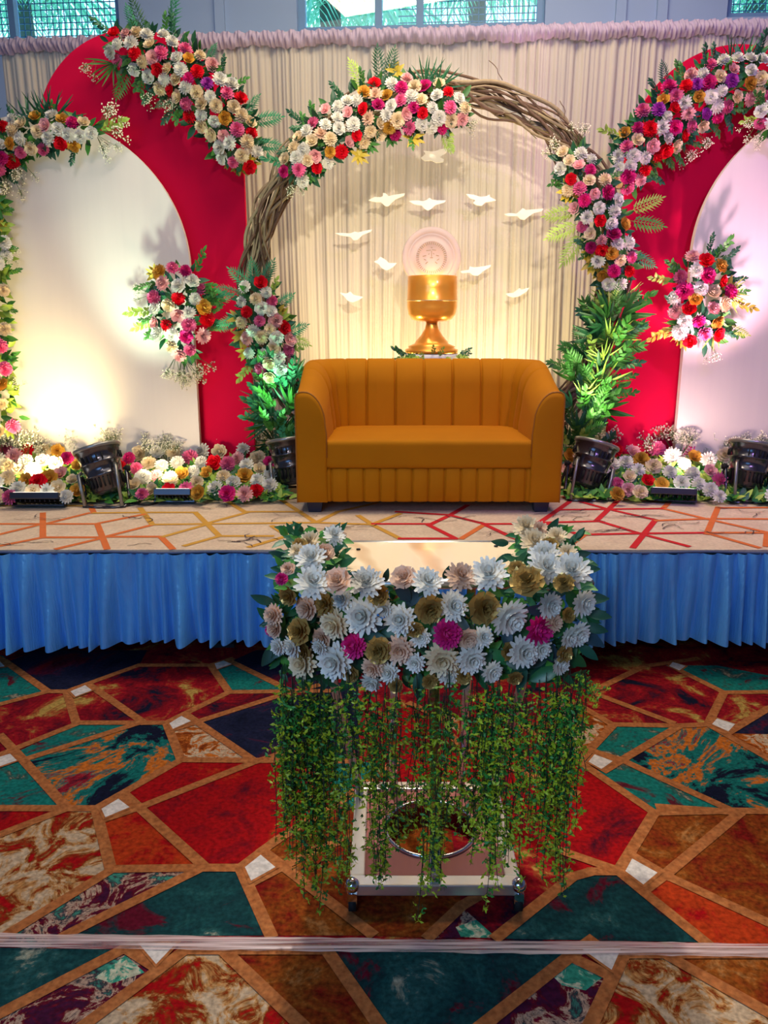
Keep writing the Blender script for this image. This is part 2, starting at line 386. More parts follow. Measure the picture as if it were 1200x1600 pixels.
for i, ((x0, x1), z) in enumerate(zip(win, zs)):
    rt = bpy.data.objects.new('window_%d' % (i+1), None); C.objects.link(rt); rt.location = ((x0+x1)/2, wy((x0+x1)/2), z); rt['kind'] = 'structure'
    f = MB(); w = .05
    divs = {0: [xw(12)], 1: [xw(590), xw(655)], 2: []}[i]
    for x in [x0+w/2, x1-w/2]+divs: f.box((x/cr, .1, (z+4.7)/2), (w, .07, 4.7-z), 0, MW)
    f.box(((x0+x1)/2/cr, .1, z+.02), ((x1-x0)/cr, .09, .045), 0, MW); f.box(((x0+x1)/2/cr, .1, 4.68), ((x1-x0)/cr, .07, .05), 0, MW)
    f.build('window_frame', frame_m, rt, smooth=False)
    g = MB(); g.box(((x0+x1)/2/cr, .12, (z+4.7)/2), ((x1-x0)/cr, .006, 4.7-z), 0, MW); g.build('pane', glass_m, rt, smooth=False)
    ww = MB(); s = .045; x = (xw(660) if i == 1 else x0)
    while x < x1: ww.box((x/cr, .17, (z+4.7)/2), (.006, .005, 4.7-z), 0, MW); x += s
    zz = z
    xa = xw(620) if i == 1 else x0
    while zz < 4.7: ww.box(((xa+x1)/2/cr, .17, zz), ((x1-xa)/cr, .005, .006), 0, MW); zz += s
    ww.build('wire_mesh', wire_m, rt, smooth=False)
mb = MB(); mb.box((-6.1, 1.5, ZC/2), (.2, 11.5, ZC)); tag(mb.build('wall_left', wall_m, smooth=False), kind='structure')
mb = MB(); mb.box((6.1, 1.3, ZC/2), (.2, 10.5, ZC)); tag(mb.build('wall_right', wall_m, smooth=False), kind='structure')
mb = MB(); mb.box((0, -4.1, ZC/2), (12.4, .2, ZC)); tag(mb.build('wall_front', wall_m, smooth=False), kind='structure')
mb = MB(); mb.box((0, 1.5, ZC+.1), (12.4, 11.8, .2)); tag(mb.build('ceiling', ceil_m, smooth=False), kind='structure')

# palms outside the windows
palm_m = mat('outdoor_palm_green', (0.10, 0.42, 0.22), 0.6, col2=(0.16, 0.55, 0.30)); trunk_m = mat('palm_trunk', (0.12, 0.12, 0.10), 0.9)
random.seed(3)
for (px, py, Yp, lab) in ((515, 5, 8.6, 'palm tree with drooping fronds seen through the left pane of the middle window'),
                          (745, -25, 10.0, 'palm tree crown behind the wire mesh of the middle window'),
                          (30, -5, 8.8, 'palm tree outside the window at upper left corner'),
                          (1180, 0, 8.6, 'palm tree outside the small window at upper right corner')):
    c = P(px, py, Yp); rt = empty('palm_tree', (c.x, c.y, 0), lab, 'tree')
    t = MB(); t.tube([(c.x, c.y, 0), (c.x+.1, c.y, c.z*.5), (c.x, c.y, c.z)], [.16, .12, .1], 10); t.build('trunk', trunk_m, rt)
    for k in range(11):
        a = 2*math.pi*k/11+U(-.2, .2); f = MB(); L = U(1.1, 1.6); pts = []
        for j in range(9):
            q = j/8; pts.append(Vector((math.cos(a)*L*q, math.sin(a)*L*q*.6, .55*q-1.0*q*q)))
        f.tube([c+p for p in pts], .015, 4)
        for j in range(1, 9):
            for h in range(2):
                pp = c+pts[j-1].lerp(pts[j], h*.5)
                for s in (-1, 1):
                    d = (pts[j]-pts[j-1]).normalized(); side = d.cross(Vector((0, 0, 1))).normalized()*s
                    leaf(f, Matrix.Translation(pp) @ yquat(d*.5+side*.8+Vector((0, 0, -.35)), (0, 0, 1)).to_matrix().to_4x4(), .42, .035, seg=2)
        f.build('palm_frond', palm_m, rt)

# ------------------------------------------------------------------ carpet of the hall
def carpet_mat(name, stops, scale=5.0, dist=1.2, grain=.35, det=6):
    m = bpy.data.materials.new(name); m.use_nodes = True; N = m.node_tree.nodes; L = m.node_tree.links; b = N['Principled BSDF']
    tc = N.new('ShaderNodeTexCoord'); no = N.new('ShaderNodeTexNoise'); no.inputs['Scale'].default_value = scale*1.25; no.inputs['Detail'].default_value = det+3
    no.inputs['Roughness'].default_value = .70; no.inputs['Distortion'].default_value = dist*.5; L.new(tc.outputs['Object'], no.inputs['Vector'])
    cr_ = N.new('ShaderNodeValToRGB'); e = cr_.color_ramp; L.new(no.outputs['Fac'], cr_.inputs[0])
    while len(e.elements) < len(stops): e.elements.new(.5)
    for el, (p, c) in zip(e.elements, stops): el.position = (.5+(p-.5)*.62) if dist else p; el.color = (*c, 1)
    n2 = N.new('ShaderNodeTexNoise'); n2.inputs['Scale'].default_value = 70; n2.inputs['Detail'].default_value = 3; L.new(tc.outputs['Object'], n2.inputs['Vector'])
    mr = N.new('ShaderNodeMapRange'); L.new(n2.outputs['Fac'], mr.inputs[0]); mr.inputs[1].default_value = .3; mr.inputs[2].default_value = .7; mr.inputs[3].default_value = 1-grain; mr.inputs[4].default_value = 1+grain
    mx = N.new('ShaderNodeMix'); mx.data_type = 'RGBA'; mx.blend_type = 'MULTIPLY'; mx.inputs[0].default_value = 1; L.new(cr_.outputs[0], mx.inputs[6]); L.new(mr.outputs[0], mx.inputs[7])
    L.new(mx.outputs[2], b.inputs['Base Color']); b.inputs['Roughness'].default_value = .95; b.inputs['Specular IOR Level'].default_value = .1
    bp = N.new('ShaderNodeBump'); bp.inputs['Strength'].default_value = .5; bp.inputs['Distance'].default_value = .004; L.new(n2.outputs['Fac'], bp.inputs['Height']); L.new(bp.outputs[0], b.inputs['Normal'])
    return m
RED = (.33, .003, .005); DRED = (.13, .003, .010); ORR = (.40, .035, .006); RUST = (.20, .035, .005); NAVY = (.005, .007, .022); TEAL = (.006, .13, .115); DTEAL = (.006, .034, .040)
ORG = (.50, .13, .015); CRM = (.50, .36, .23); GOLDC = (.42, .26, .06)
CM = {}
CM['line'] = carpet_mat('carpet_line', [(.3, (.34, .10, .028)), (.7, (.46, .17, .055))], 30, 0, .3, 2)
CM['white'] = carpet_mat('carpet_stone', [(.3, (.62, .55, .50)), (.7, (.74, .68, .62))], 20, 0, .2, 2)
CM['red'] = carpet_mat('carpet_red', [(.24, (.04, .003, .012)), (.36, (.18, .003, .008)), (.50, RED), (.66, RED), (.78, ORR)], 3.6)
CM['orr'] = carpet_mat('carpet_orange_red', [(.30, RED), (.45, ORR), (.6, ORR), (.75, RED)], 5)
CM['dred'] = carpet_mat('carpet_dark_red', [(.30, NAVY), (.40, DRED), (.56, (.30, .006, .012)), (.64, (.32, .07, .02)), (.70, GOLDC)], 3.4)
CM['rust'] = carpet_mat('carpet_rust', [(.28, (.16, .006, .004)), (.48, RUST), (.62, (.24, .065, .008)), (.74, (.34, .14, .04))], 6, grain=.45)
CM['navy'] = carpet_mat('carpet_navy', [(.3, NAVY), (.55, (.012, .014, .04)), (.68, (.10, .006, .02)), (.8, DRED)], 3)
CM['teal'] = carpet_mat('carpet_teal', [(.30, (.10, .01, .02)), (.38, TEAL), (.56, (.008, .17, .14)), (.66, (.03, .07, .06)), (.74, (.35, .28, .18))], 4.5)
CM['dteal'] = carpet_mat('carpet_deep_teal', [(.28, (.10, .004, .015)), (.38, DTEAL), (.56, (.008, .055, .058)), (.68, (.02, .085, .085)), (.78, (.3, .3, .22))], 4)
CM['mott'] = carpet_mat('carpet_mottled_dark', [(.38, (.05, .006, .03)), (.47, DRED), (.53, (.5, .34, .24)), (.60, (.03, .01, .03)), (.70, (.05, .25, .18))], 7)
CM['cream'] = carpet_mat('carpet_cream_rust', [(.36, RUST), (.48, ORG), (.52, CRM), (.62, CRM), (.66, ORG)], 9, 2.0)
CM['fade'] = carpet_mat('carpet_cream_gold', [(.34, RED), (.44, RUST), (.52, (.45, .22, .07)), (.60, CRM)], 7, 2.0)
CM['swirl'] = carpet_mat('carpet_swirl', [(.30, NAVY), (.42, NAVY), (.455, TEAL), (.50, TEAL), (.53, ORG), (.57, ORG), (.60, TEAL), (.63, (.3, .01, .02)), (.72, NAVY)], 1.35, 2.2)
CM['green'] = carpet_mat('carpet_green_fleck', [(.40, (.03, .24, .16)), (.50, (.05, .30, .2)), (.56, (.5, .5, .35))], 16, 1.5)
keys = list(CM); KI = {k: i for i, k in enumerate(keys)}
fl = MB()
fl.add([(-6.2, -4.2, 0), (6.2, -4.2, 0), (6.2, 7.2, 0), (-6.2, 7.2, 0)], [(0, 1, 2, 3)], KI['dred'])
RZ = 0.0
cells = [
 ('teal', [(-90, 1000), (5, 1025), (73, 1080), (0, 1101), (-90, 1110)]), ('navy', [(12, 1034), (60, 1016), (230, 1016), (217, 1040), (137, 1069), (104, 1081), (75, 1081)]),
 ('dred', [(0, 1101), (75, 1081), (104, 1081), (119, 1131), (0, 1180), (-120, 1220), (-120, 1130)]), ('dred', [(104, 1081), (137, 1069), (225, 1130), (119, 1130)]),
 ('dred', [(137, 1069), (217, 1040), (329, 1040), (358, 1082), (260, 1130), (225, 1130)]), ('teal', [(25, 1176), (119, 1131), (215, 1130), (37, 1188)]),
 ('swirl', [(37, 1188), (225, 1130), (260, 1130), (283, 1188), (150, 1264), (104, 1264)]), ('teal', [(-140, 1215), (0, 1180), (25, 1180), (104, 1264), (-160, 1264)]),
 ('cream', [(260, 1130), (305, 1128), (396, 1189), (283, 1189)]), ('navy', [(310, 1128), (429, 1090), (560, 1060), (560, 1190), (396, 1189)]),
 ('dred', [(260, 1130), (358, 1082), (520, 1080), (429, 1090), (310, 1128)]), ('teal', [(329, 1040), (362, 1033), (429, 1066), (470, 1080), (358, 1082)]),
 ('navy', [(362, 1033), (400, 1016), (520, 1016), (520, 1100)]),
 ('red', [(196, 1243), (283, 1188), (396, 1190), (217, 1263)]), ('red', [(217, 1263), (396, 1191), (560, 1190), (520, 1262), (433, 1313), (375, 1357), (319, 1357)]),
 ('orr', [(150, 1264), (217, 1263), (319, 1357), (173, 1359)]), ('fade', [(-160, 1370), (0, 1305), (98, 1266), (150, 1264), (173, 1360), (21, 1455), (-60, 1500)]),
 ('red', [(-160, 1264), (104, 1264), (0, 1305), (-160, 1370)]), ('mott', [(21, 1455), (173, 1361), (319, 1358), (117, 1455), (40, 1500)]),
 ('dteal', [(319, 1358), (375, 1358), (423, 1462), (100, 1464)]), ('rust', [(375, 1358), (433, 1313), (445, 1360), (580, 1462), (423, 1462)]),
 ('rust', [(410, 1330), (433, 1313), (540, 1262), (700, 1262), (760, 1370), (721, 1417), (670, 1466), (580, 1462)]),
 ('dteal', [(-200, 1478), (190, 1484), (0, 1586), (-200, 1680)]), ('mott', [(-60, 1618), (197, 1484), (240, 1509), (120, 1612)]), ('green', [(148, 1528), (196, 1493), (226, 1520), (175, 1537)]),
 ('fade', [(120, 1612), (240, 1509), (285, 1485), (345, 1485), (480, 1612)]), ('rust', [(345, 1485), (512, 1485), (600, 1614), (480, 1612)]),
 ('dteal', [(512, 1480), (898, 1488), (740, 1618), (600, 1618)]), ('mott', [(895, 1490), (950, 1525), (915, 1625), (725, 1625)]), ('green', [(862, 1524), (895, 1500), (945, 1525), (915, 1548), (878, 1540)]),
 ('fade', [(950, 1525), (975, 1490), (1040, 1493), (1230, 1600), (1180, 1660), (915, 1625)]), ('rust', [(1040, 1490), (1360, 1490), (1360, 1650), (1230, 1600)]),
 ('mott', [(700, 1430), (800, 1400), (895, 1371), (776, 1466), (670, 1466)]), ('green', [(712, 1449), (760, 1432), (790, 1450), (760, 1466), (720, 1464)]),
 ('dred', [(700, 1260), (895, 1371), (776, 1466), (721, 1417)]),
 ('dteal', [(776, 1467), (895, 1371), (966, 1363), (1102, 1473)]), ('red', [(800, 1190), (909, 1192), (1022, 1271), (966, 1363), (895, 1371), (780, 1300)]),
 ('cream', [(860, 1080), (909, 1105), (959, 1133), (909, 1188), (860, 1188)]), ('teal', [(909, 1188), (959, 1133), (1062, 1135), (944, 1205)]), ('dred', [(909, 1105), (925, 1083), (1062, 1134), (959, 1133)]),
 ('dred', [(925, 1083), (1006, 1042), (1069, 1052), (1131, 1083), (1106, 1133), (1055, 1133)]), ('teal', [(1040, 1040), (1120, 1040), (1300, 1075), (1131, 1083)]),
 ('swirl', [(972, 1189), (1062, 1135), (1106, 1133), (1200, 1186), (1330, 1250), (1330, 1275), (1144, 1269)]), ('teal', [(930, 1205), (972, 1189), (1144, 1269), (1022, 1271)]),
 ('dred', [(1131, 1083), (1330, 1081), (1330, 1060), (1200, 1108), (1137, 1146), (1106, 1133)]), ('navy', [(1137, 1146), (1200, 1108), (1330, 1060), (1330, 1150), (1200, 1150)]),
 ('cream', [(1137, 1146), (1210, 1148), (1330, 1240), (1200, 1186)]), ('rust', [(1022, 1271), (1156, 1270), (1044, 1364), (988, 1338)]), ('rust', [(1156, 1270), (1360, 1272), (1360, 1530), (1200, 1443), (1044, 1368)]),
 ('orr', [(1044, 1371), (1200, 1443), (1260, 1480), (1105, 1478), (1006, 1392)]),
 ('dred', [(437, 1190), (620, 1190), (560, 1264), (500, 1275)]), ('teal', [(520, 1190), (600, 1192), (560, 1262), (520, 1262)]), ('cream', [(690, 1110), (735, 1130), (735, 1175), (690, 1150)]),
 ('red', [(620, 1100), (690, 1130), (800, 1190), (700, 1262), (560, 1262)])]
whites = [[(108, 1082), (134, 1071), (146, 1080), (117, 1091)], [(263, 1132), (284, 1119), (301, 1128), (269, 1142)], [(-8, 1186), (17, 1178), (29, 1190), (-8, 1203)], [(156, 1266), (186, 1248), (206, 1263), (163, 1281)],
 [(380, 1357), (408, 1335), (434, 1357), (391, 1381)], [(334, 1038), (350, 1033), (364, 1039), (338, 1048)], [(-30, 1035), (0, 1033), (10, 1043), (-20, 1048)], [(212, 1474), (280, 1474), (244, 1512)], [(902, 1482), (974, 1482), (957, 1521)],
 [(917, 1192), (928, 1179), (960, 1191), (940, 1205)], [(974, 1363), (986, 1341), (1031, 1366), (1006, 1387)], [(1110, 1133), (1119, 1123), (1151, 1133), (1139, 1146)], [(1044, 1042), (1050, 1035), (1073, 1042), (1062, 1050)]]
lines = [[(-60, 1000), (8, 1034), (73, 1080)], [(-60, 1120), (0, 1101), (75, 1081), (104, 1081), (137, 1069), (217, 1040)], [(104, 1081), (119, 1130)], [(119, 1130), (260, 1130)], [(137, 1069), (225, 1130)], [(260, 1130), (358, 1082), (520, 1080)],
 [(358, 1082), (329, 1040)], [(217, 1040), (329, 1040), (362, 1030)], [(362, 1035), (440, 1073)], [(-120, 1225), (0, 1180), (119, 1132)], [(37, 1188), (215, 1131)], [(0, 1150), (25, 1176), (104, 1263)], [(-160, 1263), (104, 1264), (150, 1264)],
 [(150, 1264), (283, 1188)], [(283, 1188), (396, 1189), (560, 1190)], [(260, 1130), (283, 1188)], [(292, 1118), (396, 1189)], [(310, 1128), (429, 1090), (520, 1065)], [(196, 1243), (319, 1355)], [(217, 1263), (396, 1192), (500, 1160)], [(150, 1264), (173, 1359)],
 [(-150, 1365), (0, 1305), (98, 1267)], [(173, 1359), (319, 1357), (375, 1357)], [(375, 1357), (433, 1313), (520, 1262), (620, 1190)], [(-40, 1495), (21, 1455), (173, 1361)], [(100, 1464), (117, 1455), (308, 1361)], [(375, 1357), (423, 1462)], [(410, 1330), (580, 1460)], [(394, 1380), (500, 1325), (620, 1290)],
 [(158, 1283), (217, 1263)], [(269, 1141), (302, 1131)], [(434, 1313), (410, 1330)],
 [(-160, 1665), (0, 1585), (197, 1482)], [(197, 1482), (240, 1509)], [(120, 1612), (290, 1485)], [(345, 1482), (482, 1614)], [(285, 1485), (510, 1485)], [(510, 1485), (600, 1614)], [(727, 1625), (895, 1492), (925, 1470)], [(895, 1498), (955, 1527)], [(910, 1630), (975, 1490)],
 [(1040, 1493), (1240, 1606)], [(970, 1491), (1360, 1491)], [(670, 1465), (721, 1417), (800, 1370)], [(776, 1466), (895, 1371), (925, 1363), (966, 1363), (1022, 1271)], [(966, 1363), (1104, 1475)], [(800, 1125), (912, 1196), (1022, 1271)], [(1022, 1271), (1144, 1268), (1360, 1271)],
 [(1006, 1392), (1044, 1364), (1156, 1271)], [(988, 1338), (1044, 1371), (1200, 1443), (1270, 1476)], [(928, 1175), (972, 1189), (1144, 1268)], [(909, 1186), (959, 1133)], [(959, 1133), (1062, 1135), (1106, 1133)], [(944, 1205), (1062, 1135)], [(1106, 1133), (1131, 1083)], [(1131, 1083), (1330, 1081)],
 [(1050, 1042), (1069, 1052), (1131, 1083)], [(870, 1085), (909, 1105), (956, 1133)], [(925, 1083), (1050, 1130)], [(928, 1080), (1006, 1042), (1090, 1030)], [(1106, 1133), (1200, 1186), (1330, 1252)], [(1137, 1146), (1200, 1108), (1330, 1060)], [(1030, 1262), (1156, 1271)], [(698, 1144), (730, 1174), (900, 1240)], [(640, 1100), (720, 1137), (820, 1190)], [(860, 1325), (970, 1363)]]
def gfloor(pts, z): return [G(a, b, 0) + Vector((0, 0, z)) for a, b in pts]
def ccw(v):
    a = sum(v[i].x*v[(i+1) % len(v)].y-v[(i+1) % len(v)].x*v[i].y for i in range(len(v)))
    return v if a > 0 else v[::-1]
for i, (k, pts) in enumerate(cells): fl.add(ccw(gfloor(pts, .0004+.00002*i)), [tuple(range(len(pts)))], KI[k])
RZ = 0.0
def ribbon(mb, pts, w, mi, z):
    global RZ
    for a, b in zip(pts, pts[1:]):
        RZ += .000012
        d = (b-a); n = Vector((-d.y, d.x, 0)).normalized()*w/2; e = d.normalized()*w*.35
        mb.add([a-e+n, a-e-n, b+e-n, b+e+n], [(0, 1, 2, 3)], mi)
        for q in mb.v[-4:]: q.z = z+RZ
for i, l in enumerate(lines): ribbon(fl, gfloor(l, 0), .034, KI['line'], .0026)
for w in whites:
    v = gfloor(w, 0); c = sum(v, Vector())/len(v)
    fl.add([Vector((*(c+(q-c)*1.12).xy, .0046)) for q in ccw(v)], [tuple(range(len(v)))], KI['line'])
    fl.add([Vector((*(c+(q-c)*.88).xy, .0050)) for q in ccw(v)], [tuple(range(len(v)))], KI['white'])
tag(fl.build('floor', [CM[k] for k in keys], smooth=False), kind='structure')

# clear tape over the carpet seam
tape_m = bpy.data.materials.new('clear_tape'); tape_m.use_nodes = True; N = tape_m.node_tree.nodes; L = tape_m.node_tree.links; b = N['Principled BSDF']
tc = N.new('ShaderNodeTexCoord'); mp = N.new('ShaderNodeMapping'); mp.inputs['Scale'].default_value = (3, 110, 1); no = N.new('ShaderNodeTexNoise'); no.inputs['Scale'].default_value = 1.2; no.inputs['Detail'].default_value = 4
L.new(tc.outputs['Object'], mp.inputs[0]); L.new(mp.outputs[0], no.inputs['Vector'])
rp = N.new('ShaderNodeValToRGB'); rp.color_ramp.elements[0].position = .38; rp.color_ramp.elements[0].color = (.18, .18, .18, 1); rp.color_ramp.elements[1].position = .62; rp.color_ramp.elements[1].color = (.85, .85, .85, 1); L.new(no.outputs['Fac'], rp.inputs[0])
b.inputs['Base Color'].default_value = (.80, .62, .60, 1); b.inputs['Roughness'].default_value = .25; tr = N.new('ShaderNodeBsdfTransparent'); ms = N.new('ShaderNodeMixShader')
bp = N.new('ShaderNodeBump'); bp.inputs['Strength'].default_value = .6; bp.inputs['Distance'].default_value = .003; L.new(no.outputs['Fac'], bp.inputs['Height']); L.new(bp.outputs[0], b.inputs['Normal'])
L.new(rp.outputs[0], ms.inputs[0]); L.new(tr.outputs[0], ms.inputs[1]); L.new(b.outputs[0], ms.inputs[2]); L.new(ms.outputs[0], N['Material Output'].inputs[0])
mb = MB(); n = 60; random.seed(5)
top = [G(-150+1500*i/n, 1458+22*(-150+1500*i/n)/1200*.75+U(-1, 1), .008) for i in range(n+1)]; bot = [G(-150+1500*i/n, 1480+15*(-150+1500*i/n)/1200+U(-1, 1), .008) for i in range(n+1)]
mid = [(a+b_)/2+Vector((0, 0, .003)) for a, b_ in zip(top, bot)]
mb.add(bot+mid+top, [(i, i+1, n+2+i, n+1+i) for i in range(n)]+[(n+1+i, n+2+i, 2*n+3+i, 2*n+2+i) for i in range(n)])
tag(mb.build('floor_tape', tape_m), 'wrinkled clear tape running across the patterned carpet near the front', 'tape')

# ------------------------------------------------------------------ stage
YF = G(600, 858, STG).y
dark_m = mat('stage_underframe', (0.03, 0.03, 0.035), 0.7, 0.3)
rt = empty('stage_platform', (0, YF, 0), 'raised stage platform behind the blue skirt, covered in beige carpet', 'stage')
mb = MB(); mb.box((0, (YF+5.98)/2, STG-.045), (9.4, 5.98-YF-.02, .07)); mb.build('deck', mat('stage_deck_wood', (.10, .07, .05), .8), rt, smooth=False)
for x in (-3.6, -2.4, -.78, .45, 1.9, 3.4):
    for y in (YF+.25, YF+1.5):
        mb = MB(); mb.box((x, y, (STG-.08)/2), (.05, .05, STG-.08)); mb.box((x, y, .01), (.10, .10, .02)); mb.build('leg', dark_m, rt, smooth=False)
# stage carpet with traced pattern
sc_m = carpet_mat('stage_carpet_beige', [(.3, (.66, .50, .38)), (.7, (.76, .60, .46))], 6, .5, .10, 3)
def flat(n_, c): return mat(n_, c, .9, spec=.1, scale=20)
stm = [sc_m, flat('stage_line_orange', (.80, .20, .06)), flat('stage_line_ochre', (.72, .38, .07)), flat('stage_line_red', (.70, .03, .04)), flat('stage_crack_dark', (.10, .07, .08))]
mb = MB(); mb.box((0, (YF+5.98)/2, STG-.005), (9.44, 5.98-YF+.02, .01), 0)
SL_ = [
 (1, [(67, 802), (67, 840)]), (1, [(152, 819), (165, 860)]), (1, [(141, 790), (147, 802)]), (2, [(219, 794), (238, 820)]), (1, [(251, 839), (268, 860)]), (2, [(306, 802), (343, 838)]), (2, [(354, 783), (382, 800)]),
 (1, [(-90, 819), (66, 819), (152, 819)]), (1, [(-60, 850), (66, 819)]), (1, [(-30, 862), (67, 840), (156, 840)]), (1, [(86, 860), (156, 842)]), (1, [(71, 819), (139, 802)]), (2, [(147, 802), (225, 801), (306, 801)]), (1, [(154, 818), (225, 804)]), (1, [(165, 839), (240, 820)]), (1, [(165, 839), (251, 839)]),
 (2, [(238, 820), (322, 819)]), (2, [(255, 839), (326, 819)]), (2, [(289, 853), (343, 838)]), (2, [(326, 819), (412, 818)]), (2, [(324, 818), (390, 800)]), (2, [(343, 838), (425, 838)]), (2, [(390, 855), (455, 836)]), (2, [(425, 822), (450, 838), (480, 860)]), (2, [(382, 800), (470, 800)]), (2, [(-60, 790), (141, 791)]),
 (2, [(437, 780), (494, 817)]), (2, [(412, 818), (494, 817)]), (2, [(494, 817), (528, 800), (590, 786)]), (2, [(494, 817), (583, 820)]), (2, [(560, 806), (583, 821), (625, 842)]), (2, [(583, 819), (625, 803)]), (3, [(583, 819), (670, 819)]), (3, [(620, 800), (702, 805)]), (3, [(670, 821), (702, 806), (730, 790)]), (3, [(670, 821), (712, 842)]),
 (1, [(721, 842), (757, 820)]), (3, [(705, 806), (757, 819), (840, 819)]), (3, [(840, 819), (872, 797), (890, 784)]), (1, [(886, 855), (913, 836)]), (3, [(625, 842), (712, 842)]), (3, [(757, 820), (800, 840), (850, 858)]),
 (3, [(967, 781), (932, 814)]), (3, [(1024, 813), (989, 856)]), (1, [(1122, 793), (1104, 835)]), (1, [(1045, 786), (1035, 796)]), (1, [(1199, 833), (1197, 854)]),
 (3, [(880, 777), (946, 795), (1025, 813)]), (3, [(872, 797), (1037, 795)]), (1, [(1040, 796), (1107, 812), (1197, 832), (1290, 852)]), (1, [(1025, 814), (1107, 811)]), (1, [(1118, 811), (1300, 812)]), (3, [(840, 819), (850, 817), (932, 815)]), (3, [(937, 815), (999, 834), (1075, 854)]), (3, [(910, 836), (999, 834)]),
 (3, [(1005, 834), (1104, 833)]), (3, [(850, 817), (905, 836)]), (1, [(1107, 834), (1185, 856)]), (1, [(967, 781), (1045, 786)]), (1, [(1122, 794), (1300, 793)]), (1, [(1104, 833), (1199, 833)])]
for i, (c, l) in enumerate(SL_):
    v = [G(a, b_, STG) for a, b_ in l]; v = [q if q.y > YF else Vector((q.x, YF, q.z)) for q in v]
    ribbon(mb, v, .030, c, STG+.0004)
random.seed(11)
for (px, py) in ((30, 850), (200, 856), (210, 811), (380, 845), (395, 841), (545, 826), (530, 828), (720, 812), (640, 808), (880, 803), (900, 810), (1010, 806), (985, 808), (930, 829), (950, 832), (1048, 820), (1150, 836), (1190, 803), (330, 795), (460, 808), (60, 812), (790, 833)):
    c = G(px, py, STG)
    for k in range(4):
        a = U(-.5, .5)+(math.pi if k % 2 else 0); p = c+Vector((U(-.05, .05), U(-.03, .03), 0)); pts = [p.copy()]
        for j in range(4): p = p+Vector((math.cos(a)*.03, math.sin(a)*.03, 0)); a += U(-.9, .9); pts.append(p.copy())
        if min(q.y for q in pts) > YF+.01: ribbon(mb, pts, U(.003, .006), 4, STG+.001)
tag(mb.build('stage_carpet', stm, smooth=False), 'beige stage carpet with orange, ochre and red line pattern under the sofa', 'carpet')

# blue skirt
sk_m = mat('skirt_blue_satin', (0.13, 0.48, 0.94), 0.27, col2=(0.10, 0.42, 0.90), scale=120, sheen=.3, spec=.9, aniso=(.5, 1, .15), bump=.5)
random.seed(21); mb = MB(); nx = 1500; nz = 14; x0, x1 = -4.6, 4.6
ph = []; x = x0
while x < x1+.3: w = U(.030, .10); ph.append((x, w, U(.5, 1.6))); x += w
def skirt_y(x, t, zone):
    # t 0 top .. 1 bottom
    for (a, w, s) in zone:
        if a <= x < a+w:
            q = (x-a)/w; return -(.016+.040*t)*s*(math.sin(math.pi*q)**(1.6-.5*t))
    return 0
vs_ = []
import bisect
starts = [p[0] for p in ph]
for j in range(nz+1):
    t = j/nz
    for i in range(nx+1):
        x = x0+(x1-x0)*i/nx; xx = x+.012*t*math.sin(x*9.1)+.008*math.sin(x*23)*t
        k = max(0, bisect.bisect(starts, xx)-1); a, w, s = ph[k]; q = min(1, max(0, (xx-a)/w))
        y = -(.024+.056*t)*s*(math.sin(math.pi*q)**1.1)-.007*t*math.sin(x*51+3*t)-.006*math.sin(x*37+5*t+2*math.sin(x*3))
        hb = .135+.020*math.sin(x*1.7+1)+.014*math.sin(x*5.1)+.008*math.sin(math.pi*q)+.04*max(0, -.1-x)*0
        z = STG-.012+(hb-(STG-.012))*t
        vs_.append((x, YF-.016+y, z))
W_ = nx+1
mb.add(vs_, [(j*W_+i, j*W_+i+1, (j+1)*W_+i+1, (j+1)*W_+i) for j in range(nz) for i in range(nx)])
sk = mb.build('stage_skirt', sk_m); tag(sk, 'gathered light blue satin skirt hanging along the stage front', 'skirt')
mb = MB(); mb.tube([(x0+(x1-x0)*i/120, YF-.018, STG-.010+.003*math.sin(i*.9)) for i in range(121)], .007, 5); mb.build('top_hem', mat('hem_dark_blue', (.10, .13, .25), .7), sk)

# ------------------------------------------------------------------ pleated backdrop
YCu = 5.80
def cy_(x): return YCu + SL*x
cur_m = mat('drape_ivory', (0.68, 0.61, 0.52), 0.8, col2=(0.60, 0.54, 0.46), scale=3, trans=.28, aniso=(60, 1, .3))
random.seed(31); xl = P(22, 300, 5.95).x; xr = 4.4; ztop = 3.36; nx = 1500; nz = 10
fr = [(U(18, 34), U(0, 6), .010), (U(45, 60), U(0, 6), .009), (U(80, 110), U(0, 6), .008), (U(7, 12), U(0, 6), .012)]
vs_ = []
for j in range(nz+1):
    t = j/nz; z = STG+.005+(ztop-STG)*t
    for i in range(nx+1):
        x = xl+(xr-xl)*i/nx; xx = x+.012*math.sin(z*1.3+x*4)
        y = 0
        for f_, p_, a_ in fr: s_ = math.sin(xx*f_+p_+1.5*math.sin(xx*f_*.23)); y += a_*(1-2*abs(s_)**.6)*(1.15-.3*t)
        vs_.append((x, cy_(x)+y, z))
W_ = nx+1; mb = MB(); mb.add(vs_, [(j*W_+i, j*W_+i+1, (j+1)*W_+i+1, (j+1)*W_+i) for j in range(nz) for i in range(nx)])
cur = mb.build('backdrop_curtain', cur_m); tag(cur, 'tall pleated ivory backdrop curtain with gathered lilac heading behind the flower ring', 'curtain')
hd_m = mat('heading_lilac', (0.42, 0.36, 0.52), 0.8, col2=(.62, .50, .62), scale=30, trans=.25)
vs_ = []; nz = 8; nx = 1400
for j in range(nz+1):
    t = j/nz
    for i in range(nx+1):
        x = xl+(xr-xl)*i/nx
        z = ztop-.085+.095*t+.010*math.sin(x*13)*(1-t)+.006*math.sin(x*71)
        y = -.035-.035*math.sin(math.pi*min(1, t*1.1))+.010*math.sin(x*140+4*math.sin(x*17)+t*5)+.006*math.sin(x*260)
        vs_.append((x, cy_(x)+y, z))
